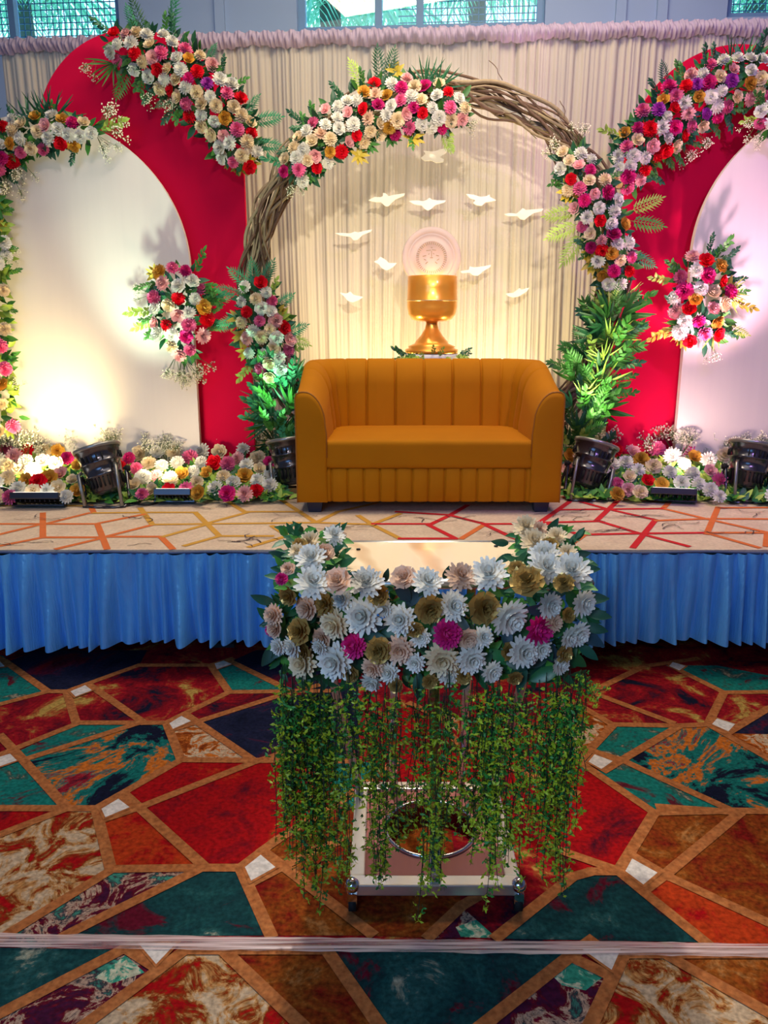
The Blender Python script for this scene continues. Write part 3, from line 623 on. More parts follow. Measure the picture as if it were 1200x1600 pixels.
W_ = nx+1; mb = MB(); mb.add(vs_, [(j*W_+i, j*W_+i+1, (j+1)*W_+i+1, (j+1)*W_+i) for j in range(nz) for i in range(nx)]); mb.build('gathered_heading', hd_m, cur)
mb = MB(); mb.tube([(xl-.1, cy_(xl-.1)+.03, ztop-.02), (xr, cy_(xr)+.03, ztop-.02)], .02, 8); mb.tube([(xl+.02, cy_(xl)+.10, STG), (xl+.02, cy_(xl)+.10, ztop)], .02, 8)
tag(mb.build('curtain_rail', mat('rail_metal', (.4, .4, .42), .4, .8)), 'metal pipe rail and upright holding the backdrop curtain', 'rail')

# ------------------------------------------------------------------ arch panels
def arch(name, label, px, py, rpx, Y, m, em, th=.045):
    c = P(px, py, Y); r = rpx/SC(c); n = 48
    out = [(c.x-r, STG+.003)]+[(c.x-r*math.cos(math.pi*i/n), c.z+r*math.sin(math.pi*i/n)) for i in range(n+1)]+[(c.x+r, STG+.003)]
    mb = MB(); k = len(out)
    F = [(x, Y, z) for x, z in out]; B = [(x, Y+th, z) for x, z in out]
    mb.add(F+B, [tuple(range(k-1, -1, -1)), tuple(range(k, 2*k))]); 
    mb.f[0] = tuple(range(k)); mb.f[1] = tuple(range(2*k-1, k-1, -1))
    rt = empty(name, (c.x, Y, STG), label, 'arch panel')
    mb.build('front_cloth', m, rt, smooth=False)
    e = MB(); e.add(F+B, [(i, k+i, k+(i+1) % k, (i+1) % k) for i in range(k)]); e.build('edge_band', em, rt)
    mb = MB()
    for s in (-.6, .6): mb.tube([(c.x+s*r, Y+th+.01, STG+.7), (c.x+s*r, Y+th+.22, STG+.01)], .012, 6)
    mb.build('rear_strut', dark_m, rt)
    return rt
red_m = mat('arch_crimson_cloth', (0.74, 0.002, 0.055), 0.8, col2=(.68, .001, .045), scale=1.5, spec=.12)
wht_m = mat('arch_ivory_cloth', (0.80, 0.73, 0.68), 0.6, col2=(.72, .65, .62), scale=1.0, aniso=(14, 1, .4), sheen=.1)
YR, YWH = 5.20, 5.06
arch('arch_panel', 'tall crimson arch panel behind the left ivory arch', 219, 224, 160, YR, red_m, red_m)
arch('arch_panel', 'ivory arch panel at the left, lit warm yellow from below', 75, 420, 222, YWH, wht_m, wht_m)
arch('arch_panel', 'tall crimson arch panel behind the right lilac-lit arch', 1141, 250, 163, YR, red_m, red_m)
arch('arch_panel', 'ivory arch panel at the right edge, lit pink and lilac', 1305, 400, 224, YWH, wht_m, wht_m)

# ------------------------------------------------------------------ vine ring
YG = 5.0
rc = P(680, 446, YG); RR = 281/SC(rc); zmin = STG+.02
bark = [mat('vine_bark_dark', (.10, .055, .035), .8, col2=(.16, .09, .05), scale=30, bump=.5), mat('vine_bark_pale', (.34, .26, .15), .75, col2=(.22, .16, .09), scale=30, bump=.5)]
rt = empty('vine_ring', (rc.x, YG, STG), 'large round ring of twisted brown vines behind the sofa', 'ring')
random.seed(41)
for k in range(92):
    mb = MB(); a0 = U(0, 2*math.pi); ln = U(1.2, 2.6); n = 44; pts = []; rad = U(.005, .012); tw = U(2, 5)*random.choice((-1, 1)); p0 = U(0, 6.28); rr = .088*math.sqrt(R()); w1, w2 = U(0, 6), U(0, 6)
    for i in range(n+1):
        a = a0+ln*i/n; q = rr+.022*math.sin(9*a+w1); pr = q*math.cos(tw*a+p0)+.012*math.sin(17*a+w2); pd = q*.8*math.sin(tw*a+p0)+.010*math.sin(13*a)
        fl_ = (max(0, i-n+4)/4)*U(.0, .02)
        r_ = RR+pr+fl_; pts.append((rc.x+r_*math.cos(a), YG+pd, max(zmin, rc.z+r_*math.sin(a))))
    mb.tube(pts, [rad*(1-.5*abs(2*i/n-1)**3) for i in range(n+1)], 6, 0); mb.build('vine', bark[0 if R() < .68 else 1], rt)
mb = MB()
for k in range(34):   # loose twigs
    a = U(.15, 3.3); r_ = RR+random.choice((-1, 1))*U(.06, .1); p = Vector((rc.x+r_*math.cos(a), YG-.03, rc.z+r_*math.sin(a))); pts = [p.copy()]; b_ = a+random.choice((-1, 1))*U(.9, 1.7)
    for j in range(6): p = p+Vector((math.cos(b_), U(-.2, .2), math.sin(b_)))*.022; b_ += U(-.6, .6); pts.append(p.copy())
    mb.tube(pts, .0025, 4)
tag(mb.build('loose_twigs', bark[0], rt), kind='stuff')
mb = MB(); mb.tube([(rc.x+(RR-.02)*math.cos(2*math.pi*i/80), YG+.05, rc.z+(RR-.02)*math.sin(2*math.pi*i/80)) for i in range(80)], .014, 8, 0, closed=True)
mb.v = [Vector((v.x, v.y, max(v.z, zmin))) for v in mb.v]
mb.build('hoop', mat('hoop_painted_white', (.7, .62, .55), .6), rt)

# ------------------------------------------------------------------ garlands
MIX = [('white', 4), ('cream', 3), ('pink', 2), ('red', 3), ('fuchsia', 1), ('blush', 2), ('gold', 1)]
garland('flower_garland', 'thick flower garland curving over the left crimson arch panel', 'garland', YR-.03,
 [(190, 72, 24), (235, 84, 38), (288, 115, 46), (332, 160, 46), (362, 210, 40), (378, 244, 26)], MIX+[('purple', 1)], 21, 95,
 edge=[('bush', 'dark', 34), ('sprig', 'mid', 30), ('fern', 'teal', 34)], n_edge=34,
 extra=[(225, 55, 105, 50, 'fern', 'dark'), (268, 52, 72, 55, 'fern', 'teal'), (180, 60, 140, 40, 'bush', 'dark'), (200, 110, 250, 50, 'fern', 'mid'), (178, 100, 235, 45, 'spikes', 'mid'), (395, 190, 5, 50, 'fern', 'teal'), (398, 225, -8, 48, 'fern', 'teal'), (375, 262, 250, 34, 'rosette', 'gold'), (392, 256, 290, 34, 'rosette', 'gold'), (360, 255, 230, 32, 'rosette', 'gold'),
        (235, 130, 265, 40, 'breath', ''), (258, 140, 280, 40, 'breath', ''), (152, 92, 220, 34, 'breath', '')], seed=101)
garland('flower_garland', 'thin flower garland over the top of the left ivory arch', 'garland', YWH-.03,
 [(-30, 262, 38), (8, 222, 34), (55, 208, 30), (100, 207, 25), (138, 205, 17)], MIX+[('pink', 2)], 21, 60,
 edge=[('bush', 'dark', 28), ('sprig', 'mid', 26)], n_edge=20,
 extra=[(70, 190, 115, 50, 'spikes', 'dark'), (85, 188, 75, 50, 'spikes', 'dark'), (-2, 180, 100, 36, 'fern', 'dark'), (45, 190, 120, 40, 'spikes', 'dark'), (150, 200, 25, 52, 'breath', ''), (160, 205, -10, 44, 'breath', ''), (150, 210, -60, 44, 'breath', ''), (155, 200, 10, 45, 'sprig', 'lime'), (30, 245, 270, 44, 'breath', ''), (15, 262, 255, 50, 'breath', '')], seed=102)
garland('flower_garland', 'leafy yellow-green garland down the far left edge of the ivory arch', 'garland', YWH-.05,
 [(-22, 300, 24), (-14, 400, 24), (-12, 500, 24), (-6, 600, 30), (0, 680, 34)], [('white', 4), ('cream', 3), ('gold', 2), ('pink', 1)], 22, 34,
 edge=[('sprig', 'lime', 34), ('bush', 'mid', 30), ('rosette', 'gold', 30), ('breath', '', 36)], n_edge=46, fill='lime', seed=103)
garland('flower_garland', 'broad garland of pink, red and cream flowers across the top of the vine ring', 'garland', YG-.06,
 [(462, 262, 24), (495, 228, 36), (535, 196, 40), (582, 172, 44), (632, 166, 46), (680, 168, 40), (712, 172, 20)], MIX+[('fuchsia', 2), ('peach', 2)], 21, 100,
 edge=[('bush', 'dark', 36), ('sprig', 'mid', 26), ('sprig', 'mid', 26)], n_edge=34,
 extra=[(595, 130, 95, 50, 'fern', 'dark'), (605, 128, 75, 48, 'fern', 'dark'), (568, 140, 120, 46, 'fern', 'lime'), (665, 135, 95, 46, 'spikes', 'dark'), (685, 138, 70, 44, 'spikes', 'dark'), (540, 160, 130, 34, 'bush', 'dark'), (480, 200, 140, 36, 'bush', 'dark'), (450, 258, 165, 38, 'sprig', 'teal'),
        (610, 218, 290, 34, 'rosette', 'mid'), (575, 228, 270, 34, 'rosette', 'mid'), (645, 218, 280, 36, 'rosette', 'gold'), (560, 245, 265, 34, 'rosette', 'gold'), (485, 275, 280, 32, 'rosette', 'mid'), (692, 205, 290, 36, 'fern', 'lime'), (716, 190, 330, 34, 'breath', ''), (455, 275, 270, 34, 'breath', ''), (700, 200, 280, 34, 'sprig', 'lime'), (620, 112, 80, 34, 'rosette', 'gold')], seed=104)
garland('flower_garland', 'vertical flower garland hanging on the right side of the vine ring', 'garland', YG-.06,
 [(892, 252, 24), (920, 295, 36), (940, 345, 36), (955, 395, 36), (962, 432, 24)], MIX+[('fuchsia', 1)], 21, 62,
 edge=[('sprig', 'mid', 28), ('bush', 'dark', 28)], n_edge=16,
 extra=[(900, 330, 190, 56, 'fern', 'lime'), (902, 350, 205, 58, 'fern', 'lime'), (910, 365, 235, 62, 'fern', 'lime'), (885, 300, 230, 44, 'rosette', 'gold'), (985, 345, -12, 52, 'fern', 'mid'), (985, 330, 22, 50, 'fern', 'lime'), (985, 395, -30, 44, 'fern', 'teal'), (925, 415, 245, 42, 'rosette', 'gold'), (940, 425, 260, 40, 'rosette', 'gold'), (920, 395, 220, 38, 'rosette', 'gold'), (885, 245, 140, 40, 'breath', ''), (900, 232, 70, 40, 'breath', '')], seed=105)
garland('flower_garland', 'heavy flower garland draped over the right crimson arch panel', 'garland', YR-.03,
 [(982, 268, 26), (1000, 232, 36), (1038, 192, 44), (1082, 158, 46), (1132, 130, 42), (1180, 125, 38), (1225, 135, 38)], MIX+[('purple', 2), ('fuchsia', 1)], 22, 92,
 edge=[('bush', 'dark', 34), ('sprig', 'dark', 30), ('bush', 'mid', 30)], n_edge=34,
 extra=[(1140, 98, 105, 42, 'spikes', 'dark'), (1165, 98, 75, 42, 'spikes', 'dark'), (1040, 135, 110, 36, 'fern', 'dark'), (1100, 110, 95, 34, 'bush', 'dark'), (975, 215, 165, 40, 'sprig', 'lime'), (1010, 255, 320, 34, 'rosette', 'gold'), (1060, 225, 300, 38, 'breath', ''), (1085, 205, 300, 38, 'breath', ''), (1035, 235, 300, 34, 'fern', 'mid')], seed=106)
garland('flower_garland', 'end of a flower garland at the top of the right ivory arch', 'garland', YWH-.03,
 [(1198, 182, 18), (1235, 195, 34)], [('white', 3), ('pink', 1), ('cream', 2)], 22, 12, edge=[('sprig', 'mid', 26)], n_edge=6,
 extra=[(1185, 190, 200, 34, 'breath', ''), (1190, 198, 240, 34, 'breath', ''), (1190, 185, 190, 34, 'sprig', 'lime')], seed=107)
garland('flower_bouquet', 'oval flower bouquet on the right edge of the left ivory arch', 'bouquet', YWH-.04,
 [(274, 445, 34), (285, 490, 48), (285, 520, 40)], MIX+[('gold', 2), ('pink', 1)], 23, 46,
 edge=[('sprig', 'mid', 34), ('bush', 'mid', 30)], n_edge=20,
 extra=[(245, 425, 130, 34, 'rosette', 'gold'), (305, 425, 60, 38, 'sprig', 'mid'), (240, 485, 185, 40, 'sprig', 'lime'), (245, 500, 200, 38, 'sprig', 'lime'), (325, 475, 20, 44, 'fern', 'teal'), (325, 505, -10, 40, 'fern', 'teal'), (285, 555, 265, 46, 'breath', ''), (300, 550, 290, 46, 'breath', ''), (275, 555, 245, 44, 'breath', ''), (288, 560, 275, 50, 'breath', ''), (240, 460, 160, 34, 'breath', '')], seed=108)
garland('flower_bouquet', 'oval flower bouquet on the left edge of the right ivory arch', 'bouquet', YWH-.04,
 [(1098, 425, 34), (1098, 465, 48), (1092, 505, 38)], MIX+[('fuchsia', 2)], 24, 46,
 edge=[('sprig', 'mid', 34), ('bush', 'dark', 30), ('spikes', 'lime', 32)], n_edge=22,
 extra=[(1105, 395, 80, 28, 'bush', 'dark'), (1135, 455, -10, 42, 'rosette', 'gold'), (1140, 470, -20, 40, 'sprig', 'gold'), (1050, 515, 200, 40, 'sprig', 'gold'), (1065, 530, 225, 36, 'rosette', 'gold'), (1130, 510, -20, 40, 'fern', 'lime'), (1110, 535, 275, 34, 'breath', ''), (1050, 440, 170, 36, 'sprig', 'lime')], seed=109)
garland('flower_garland', 'green-lit flower cluster low on the left side of the vine ring', 'garland', YG-.08,
 [(400, 458, 24), (402, 495, 34), (418, 535, 38), (428, 568, 24)], [('white', 4), ('pink', 3), ('cream', 2), ('red', 2), ('blush', 2)], 21, 40,
 edge=[('fern', 'teal', 40), ('sprig', 'lime', 30)], n_edge=14,
 extra=[(400, 450, 95, 44, 'fern', 'teal'), (410, 445, 60, 44, 'fern', 'teal'), (395, 450, 140, 46, 'fern', 'teal'), (380, 462, 165, 42, 'fern', 'teal'), (435, 488, 20, 40, 'rosette', 'gold'), (440, 500, 0, 40, 'rosette', 'lime'), (445, 525, -20, 44, 'fern', 'lime'), (372, 500, 170, 40, 'rosette', 'gold'), (378, 525, 200, 38, 'rosette', 'gold'), (385, 550, 215, 36, 'rosette', 'gold'), (395, 565, 230, 36, 'sprig', 'lime')], seed=110)
# greenery clumps at the feet of the ring
def greenery(name, label, Y, path, kinds, n, seed):
    random.seed(seed); cx = sum(p[0] for p in path)/len(path); root = empty(name, P(cx, path[-1][1], Y), label, 'foliage')
    for k in range(n):
        t = U(0, len(path)-1.001); i = int(t); q = t-i; a, b_ = path[i], path[i+1]
        px = a[0]+(b_[0]-a[0])*q+U(-.6, .6)*a[2]; py = a[1]+(b_[1]-a[1])*q+U(-.3, .3)*a[2]
        form, col, ln = random.choice(kinds); side = (px-(a[0]+(b_[0]-a[0])*q))/a[2]
        frond(root, px, py, Y-U(0, .14), 90-side*95+U(-40, 40), ln*U(.8, 1.2), form, col, U(.1, .8))
    return root
greenery('foliage_spray', 'tall column of mixed green leaves low on the right side of the vine ring', YG-.05,
 [(962, 470, 30), (950, 520, 40), (930, 570, 48), (915, 620, 46), (902, 670, 42), (900, 705, 30)], [('palm', 'mid', 50), ('blade', 'mid', 42), ('sprig', 'lime', 40), ('fern', 'mid', 46), ('spikes', 'lime', 44), ('bush', 'dark', 44), ('blade', 'dark', 42), ('bush', 'mid', 46), ('sprig', 'mid', 44)], 92, 201)
greenery('foliage_spray', 'clump of green-lit leaves low on the left side of the vine ring beside the sofa', YG-.05,
 [(445, 575, 34), (442, 620, 42), (438, 665, 44), (425, 700, 36)], [('sprig', 'teal', 46), ('spikes', 'dark', 46), ('blade', 'mid', 36), ('bush', 'mid', 44), ('sprig', 'mid', 40), ('bush', 'dark', 44)], 60, 202)

# flower beds along the foot of the panels
def bed(label, poly_y, x0, x1, cols, n, seed, skip=()):
    random.seed(seed); root = empty('flower_bed', G((x0+x1)/2, 770, STG), label, 'flower bed')
    bag = [c for c, w in cols for _ in range(w)]; pts = []; tr_ = 0
    while len(pts) < n and tr_ < 9000:
        tr_ += 1; px = U(x0, x1); yt, yb = poly_y(px); py = U(yt, yb)
        if any(abs(px-q[0]) < q[2] and py > q[1] for q in ((168, 738, 40), (455, 738, 30), (62, 772, 42), (274, 768, 34), (915, 738, 40), (1168, 738, 40), (1050, 758, 40))): continue
        if all(math.hypot(px-q[0], (py-q[1])*1.15) > 18.5 for q in pts): pts.append((px, py, (py-yt)/(yb-yt)))
    for i, (px, py, t) in enumerate(pts):
        z = STG+.06+.11*(1-t); p = G(px, py, z); 
        for _ in range(6):
            c = random.choice(bag)
            if c in ('white', 'cream') or c not in [q[3] for q in pts[:i] if len(q) > 3 and math.hypot(px-q[0], py-q[1]) < 34]: break
        pts[i] = (px, py, t, c)
        inst(flower_mesh(random.choice(FORMS_FOR[c]), c), 'flower', p, zquat((U(-.35, .35), -1.0+U(-.2, .2), .75+U(-.3, .3)), U(0, 6.28)), 24.5/SC(p)*U(.95, 1.3), root)
    fb = MB()
    for k in range(int((x1-x0)*9)):
        px = U(x0, x1); yt, yb = poly_y(px); t = U(0, 1.08); py = yt+(yb-yt)*t; z = STG+.012+.11*(1-min(t, 1))*U(.3, 1); p = G(px, py, z+.01)
        s = U(.05, .085); q = yquat((U(-1, 1), U(-1, .2), U(.1, .9)), (U(-.5, .5), -.8, 1))
        leaf(fb, Matrix.Translation(p-root.location) @ q.to_matrix().to_4x4(), s, s*.5, mi=random.choice((0, 1, 1, 2, 2)))
    fo = bpy.data.objects.new('foliage', fb.data('foliage', [GR['dark'], GR['mid'], GR['lime']])); C.objects.link(fo); fo.parent = root; fo['kind'] = 'stuff'
    for k in range(int((x1-x0)/5.6)):
        px = U(x0, x1); yt, yb = poly_y(px); p = G(px, yt+U(0, 20), STG+.10); inst(BRE, 'baby_breath_spray', p, yquat((U(-.6, .6), -.2, 1), (U(-.3, .3), -1, U(-.3, .3))), U(.15, .27), root)
    return root
bed('deep bed of mixed flowers and baby\'s breath along the stage, left of the sofa', lambda x: (705-14*max(0, min(1, (x-250)/80)), 779-5*(x/470)), -60, 452,
    [('white', 5), ('cream', 5), ('gold', 3), ('red', 2), ('fuchsia', 1), ('blush', 2), ('pink', 2)], 100, 301)
bed('bed of mixed flowers along the stage, right of the sofa', lambda x: (702, 772+6*(x-900)/300), 884, 1290,
    [('white', 5), ('cream', 4), ('gold', 2), ('red', 2), ('fuchsia', 2), ('blush', 3), ('pink', 2)], 84, 302)

# ------------------------------------------------------------------ doves
dove_m = mat('dove_white_board', (0.90, 0.88, 0.84), 0.6)
D = [([(497,115),(520,98),(510,80),(560,85),(590,75),(632,65),(625,90),(590,112),(612,122),(610,135),(575,140),(550,128),(515,130)], 'white dove cutout, topmost one just under the ring flowers'),
 ([(238,325),(270,308),(300,310),(310,304),(311,288),(325,292),(338,305),(365,298),(420,290),(415,302),(375,318),(355,335),(340,352),(325,355),(312,345),(300,334),(268,333)], 'white dove cutout with spread wings, left one of the upper row of four'),
 ([(438,328),(480,325),(510,330),(528,322),(540,312),(552,322),(580,325),(622,325),(615,335),(570,348),(545,370),(530,375),(515,365),(500,350),(465,345)], 'white dove cutout directly above the round wafer disc'),
 ([(720,293),(760,298),(790,308),(820,305),(838,295),(838,308),(872,325),(840,332),(815,335),(800,352),(775,350),(755,338),(768,325),(740,315)], 'white dove cutout to the upper right of the wafer disc, between two spread-winged ones'),
 ([(908,392),(940,388),(970,391),(988,376),(1000,363),(1015,373),(1050,370),(1103,366),(1095,378),(1055,388),(1030,405),(1010,422),(990,418),(975,402),(930,403)], 'white dove cutout farthest right, wings spread, nearest the right garland'),
 ([(72,487),(110,486),(150,489),(172,479),(188,484),(215,477),(258,468),(250,480),(210,495),(185,520),(165,522),(150,505),(100,498)], 'white dove cutout farthest left with long thin spread wings'),
 ([(265,628),(285,620),(297,603),(325,620),(340,635),(380,634),(360,655),(330,672),(305,660),(290,640)], 'small white dove cutout left of the chalice at wafer height'),
 ([(692,675),(735,668),(738,651),(760,656),(800,652),(845,643),(840,655),(805,675),(780,698),(755,695),(740,682),(700,685)], 'white dove cutout right beside the wafer disc, wing raised'),
 ([(95,780),(130,786),(150,775),(165,792),(215,802),(190,818),(160,830),(135,820),(120,800)], 'small white dove cutout lowest on the left of the gold chalice'),
 ([(917,785),(955,782),(985,758),(992,767),(1035,755),(1020,775),(980,800),(955,805),(930,798)], 'small white dove cutout lowest on the right of the gold chalice')]
for pts, lab in D:
    q = [P(500+u*.3167, 210+v*.3166, 5.55) for u, v in pts]; c = sum(q, Vector())/len(q)
    q2 = []
    for i in range(len(q)):      # soften outline
        a, b_, d_ = q[i-1], q[i], q[(i+1) % len(q)]; q2 += [b_.lerp(a, .25), b_*.5+b_.lerp(a, .12)*.25+b_.lerp(d_, .12)*.25, b_.lerp(d_, .25)]
    k = len(q2); F = [p-c for p in q2]; B = [p-c+Vector((0, .018, 0)) for p in q2]
    mb = MB(); mb.add(F+B, [tuple(range(k)), tuple(range(2*k-1, k-1, -1))]+[(i, k+i, k+(i+1) % k, (i+1) % k) for i in range(k)])
    o = mb.build('dove_cutout', dove_m, smooth=False); o.location = c; tag(o, lab, 'dove', 'white dove cutouts on the backdrop')
    w = MB(); w.tube([(0, .02, 0), (0, cy_(c.x)-c.y-.03, 0)], .002, 4); wo = w.build('fixing_wire', dove_m, None); wo.parent = o

# ------------------------------------------------------------------ chalice with wafer
YCH = 5.12
gold_m = mat('chalice_gold', (0.95, 0.42, 0.06), 0.30, .55, col2=(.90, .36, .04), scale=4, coat=.3)
ped_m = mat('pedestal_white', (.82, .84, .78), .5)
c0 = P(674, 552, YCH); s = 1/SC(P(674, 470, YCH))
rt = empty('pedestal', (c0.x, YCH, STG), 'white round pedestal with ivy round its top behind the sofa', 'pedestal')
mb = MB(); h = c0.z-STG; mb.lathe([(.16, 0), (.16, .04), (.13, .06), (.13, h-.06), (.165, h-.04), (.165, h)], 32, 0, None, (c0.x, YCH, STG)); mb.build('column', ped_m, rt)
random.seed(55)
for k in range(22):
    a = U(math.pi, 2*math.pi); p = Vector((c0.x+.17*math.cos(a), YCH+.15*math.sin(a), c0.z-.01)); inst(leaf_mesh('sprig', random.choice(('mid', 'lime', 'dark'))), 'ivy_sprig', p, yquat((math.cos(a)*.7, math.sin(a)*.3, U(-.5, .7)), (0, -1, .3)), U(.06, .10), rt)
rt = empty('chalice', (c0.x, YCH, c0.z), 'large golden chalice standing on the white pedestal behind the sofa', 'chalice')
def zz(py): return P(674, py, YCH).z
mb = MB(); prof = [(42, 551), (42, 546), (36, 544), (37, 541), (27, 537), (25, 533), (17, 524), (11, 514), (9, 506), (10, 502), (15, 500), (15, 497), (12, 495)]
mb.lathe([(r*s, zz(y)-c0.z) for r, y in prof], 40, 0, None, c0); mb.build('foot', gold_m, rt)
mb = MB(); prof = [(8, 503), (22, 502), (31, 499), (37, 491), (39, 480), (39, 470), (39.6, 469), (39, 468), (38.5, 450), (38.6, 432), (37, 431), (36.5, 440), (34, 470), (25, 488), (0.01, 492)]
mb.lathe([(r*s, zz(y)-c0.z) for r, y in prof], 48, 0, None, c0); mb.build('cup', gold_m, rt)
mb = MB(); mb.lathe([(38.9*s, zz(471)-c0.z), (39.8*s, zz(469.5)-c0.z), (38.9*s, zz(468)-c0.z)], 48, 0, None, c0); mb.build('cup_band', mat('band_pale_gold', (1, .7, .3), .25, .6), rt)
host_m = mat('wafer_cream', (0.84, 0.68, 0.58), 0.6, trans=.15)
hc = P(674, 403, YCH+.005); r = 45.5*s
rt = empty('wafer_disc', hc-Vector((0, 0, r)), 'large cream wafer disc with embossed sunburst rising from the chalice', 'disc')
mb = MB(); MH = Matrix.Translation(hc) @ Matrix.Rotation(math.pi/2, 4, 'X')
mb.lathe([(.0001, -.018), (r, -.018), (r, .012), (r*.97, .016), (r*.80, .016), (r*.78, .010), (r*.76, .016), (r*.74, .012), (r*.56, .012), (r*.54, .018), (r*.52, .012), (.0001, .012)], 64, 0, MH); mb.build('wafer', host_m, rt)
mb = MB(); emb_m = mat('emboss_brown', (.50, .34, .16), .6)
for k in range(44):
    a = 2*math.pi*k/44; M = MH @ Matrix.Rotation(a, 4, 'Z'); mb.box((r*.47, 0, .013), (r*.09, r*.018, .004), 0, M)
mb.build('ray_ring', emb_m, rt, smooth=False)
mb = MB()
for (x, y, w, h_, a) in ((-.1, .24, .16, .02, .1), (.08, .25, .14, .02, -.1), (0, .33, .06, .02, 0), (-.09, .12, .05, .02, .5), (.07, .13, .05, .02, -.6), (-.24, .06, .12, .02, .2), (.2, .07, .1, .02, -.2), (-.22, -.06, .08, .02, -.4), (.22, -.06, .09, .02, .5), (0, 0, .1, .02, 0), (-.16, -.16, .1, .02, .7), (.16, -.16, .1, .02, -.7), (0, .12, .02, .2, 0)):
    mb.box((0, 0, .013), (w*r, h_*r, .004), 0, MH @ Matrix.Translation((x*r, y*r, 0)) @ Matrix.Rotation(a, 4, 'Z'))
mb.build('embossed_mark', emb_m, rt, smooth=False)

# ------------------------------------------------------------------ sofa
vel = mat('velvet_mustard', (0.52, 0.190, 0.002), 0.75, col2=(0.43, 0.150, 0.002), scale=5, sheen=.2, spec=.12)
vel_d = mat('piping_mustard', (0.40, 0.14, 0.004), 0.6)
W, Dp = 1.365, .74; fl0 = G(670, 803, STG); SX, SY = P(670.5, 700, fl0.y).x, fl0.y
rt = empty('sofa', (SX, SY+Dp/2, STG), 'mustard velvet two-seat tub sofa with channelled back on the stage', 'sofa')
def build_sofa():
    hw = W/2; rcn = .26; path = []
    def addp(x, y, nx_, ny_): path.append((x, y, nx_, ny_))
    n1 = 44; L1 = Dp-rcn
    for i in range(n1): addp(-hw, L1*i/n1, 1, 0)
    n2 = 36
    for i in range(n2): a = math.pi-(math.pi/2)*i/n2; addp(-hw+rcn+rcn*math.cos(a), L1+rcn*math.sin(a), -math.cos(a), -math.sin(a))
    L3 = W-2*rcn; n3 = 230
    for i in range(n3): addp(-hw+rcn+L3*i/n3, Dp, 0, -1)
    for i in range(n2): a = math.pi/2-(math.pi/2)*i/n2; addp(hw-rcn+rcn*math.cos(a), L1+rcn*math.sin(a), -math.cos(a), -math.sin(a))
    for i in range(n1+1): addp(hw, L1-L1*i/n1, -1, 0)
    th = .135; Rr = th/2
    tot = []; s_ = 0
    for i, p in enumerate(path):
        if i: s_ += math.hypot(p[0]-path[i-1][0], p[1]-path[i-1][1])
        tot.append(s_)
    half = s_/2
    # groove places measured from the middle of the back
    gr = [k*.166 for k in (.0, 1, 2)]+[.166*2+.14, .166*2+.30, .166*2+.46, .166*2+.60]
    gr = sorted(set([g for g in gr]+[-g for g in gr]))
    def groove(s_, w=.5):
        d = min(abs(s_-half-g) for g in gr); return math.exp(-(d/.0055)**2)*.018-.010*min(1, d/.06)**.6
    vs_ = []; sec = 0; rows = []
    for i, (x, y, nx_, ny_) in enumerate(path):
        t = min(1, y/(Dp*.80)); h = .635+(.765-.635)*(t*t*(3-2*t))
        g = groove(tot[i]); lean = .03*t
        pr = [(0, .062), (0, .20), (0, h-.10), (0, h-.032), (.006, h-.012), (.020, h-.002), (.040, h)]
        ea, eb = th+.004+lean*.4-.048, .17
        for k in range(1, 11): a = math.pi/2*k/10; pr.append((.048+ea*math.sin(a), h-eb*(1-math.cos(a))))
        pr += [(th+.010+lean, .42), (th+.010+lean, .30)]
        row = []
        for j, (u, v) in enumerate(pr):
            k_ = max(0, min(1, (j-7)/7)); gl = max(0, g)*.55; uu = u-g*k_-(gl*.3 if j >= 5 else 0); vv = v-(gl*(1-k_) if j >= 5 else 0)
            row.append((SX+x+nx_*uu, SY+y+ny_*uu, STG+vv))
        sec = len(row); vs_ += row
    mb = MB(); k = len(path)
    mb.add(vs_, [(i*sec+j, (i+1)*sec+j, (i+1)*sec+j+1, i*sec+j+1) for i in range(k-1) for j in range(sec-1)])
    # arm fronts, slightly domed
    for base, sg in ((0, 1), ((k-1)*sec, -1)):
        ring = [Vector(vs_[base+j]) for j in range(sec)]; ring.append(Vector((ring[-1].x, SY, STG+.062)))
        c = sum(ring, Vector())/len(ring); inner = [c.lerp(q, .80)+Vector((0, -.016, 0)) for q in ring]; mids = [c.lerp(q, .96)+Vector((0, -.010, 0)) for q in ring]
        n_ = len(ring); a = ring+mids+inner
        f = [(j, (j+1) % n_, n_+(j+1) % n_, n_+j) for j in range(n_)]+[(n_+j, n_+(j+1) % n_, 2*n_+(j+1) % n_, 2*n_+j) for j in range(n_)]+[tuple(2*n_+j for j in range(n_))]
        if sg < 0: f = [q[::-1] for q in f]
        mb.add(a, f)
    o = mb.build('back_and_arms', vel, rt)
    bm = bmesh.new(); bm.from_mesh(o.data); bmesh.ops.remove_doubles(bm, verts=bm.verts, dist=.0005); bmesh.ops.recalc_face_normals(bm, faces=bm.faces); bm.to_mesh(o.data); bm.free()
    for base in (0, (k-1)*sec):
        ring = [Vector(vs_[base+j])+Vector((0, -.004, 0)) for j in range(sec)]; p = MB(); p.tube(ring, .0045, 6); p.build('piping', vel_d, rt)
build_sofa()
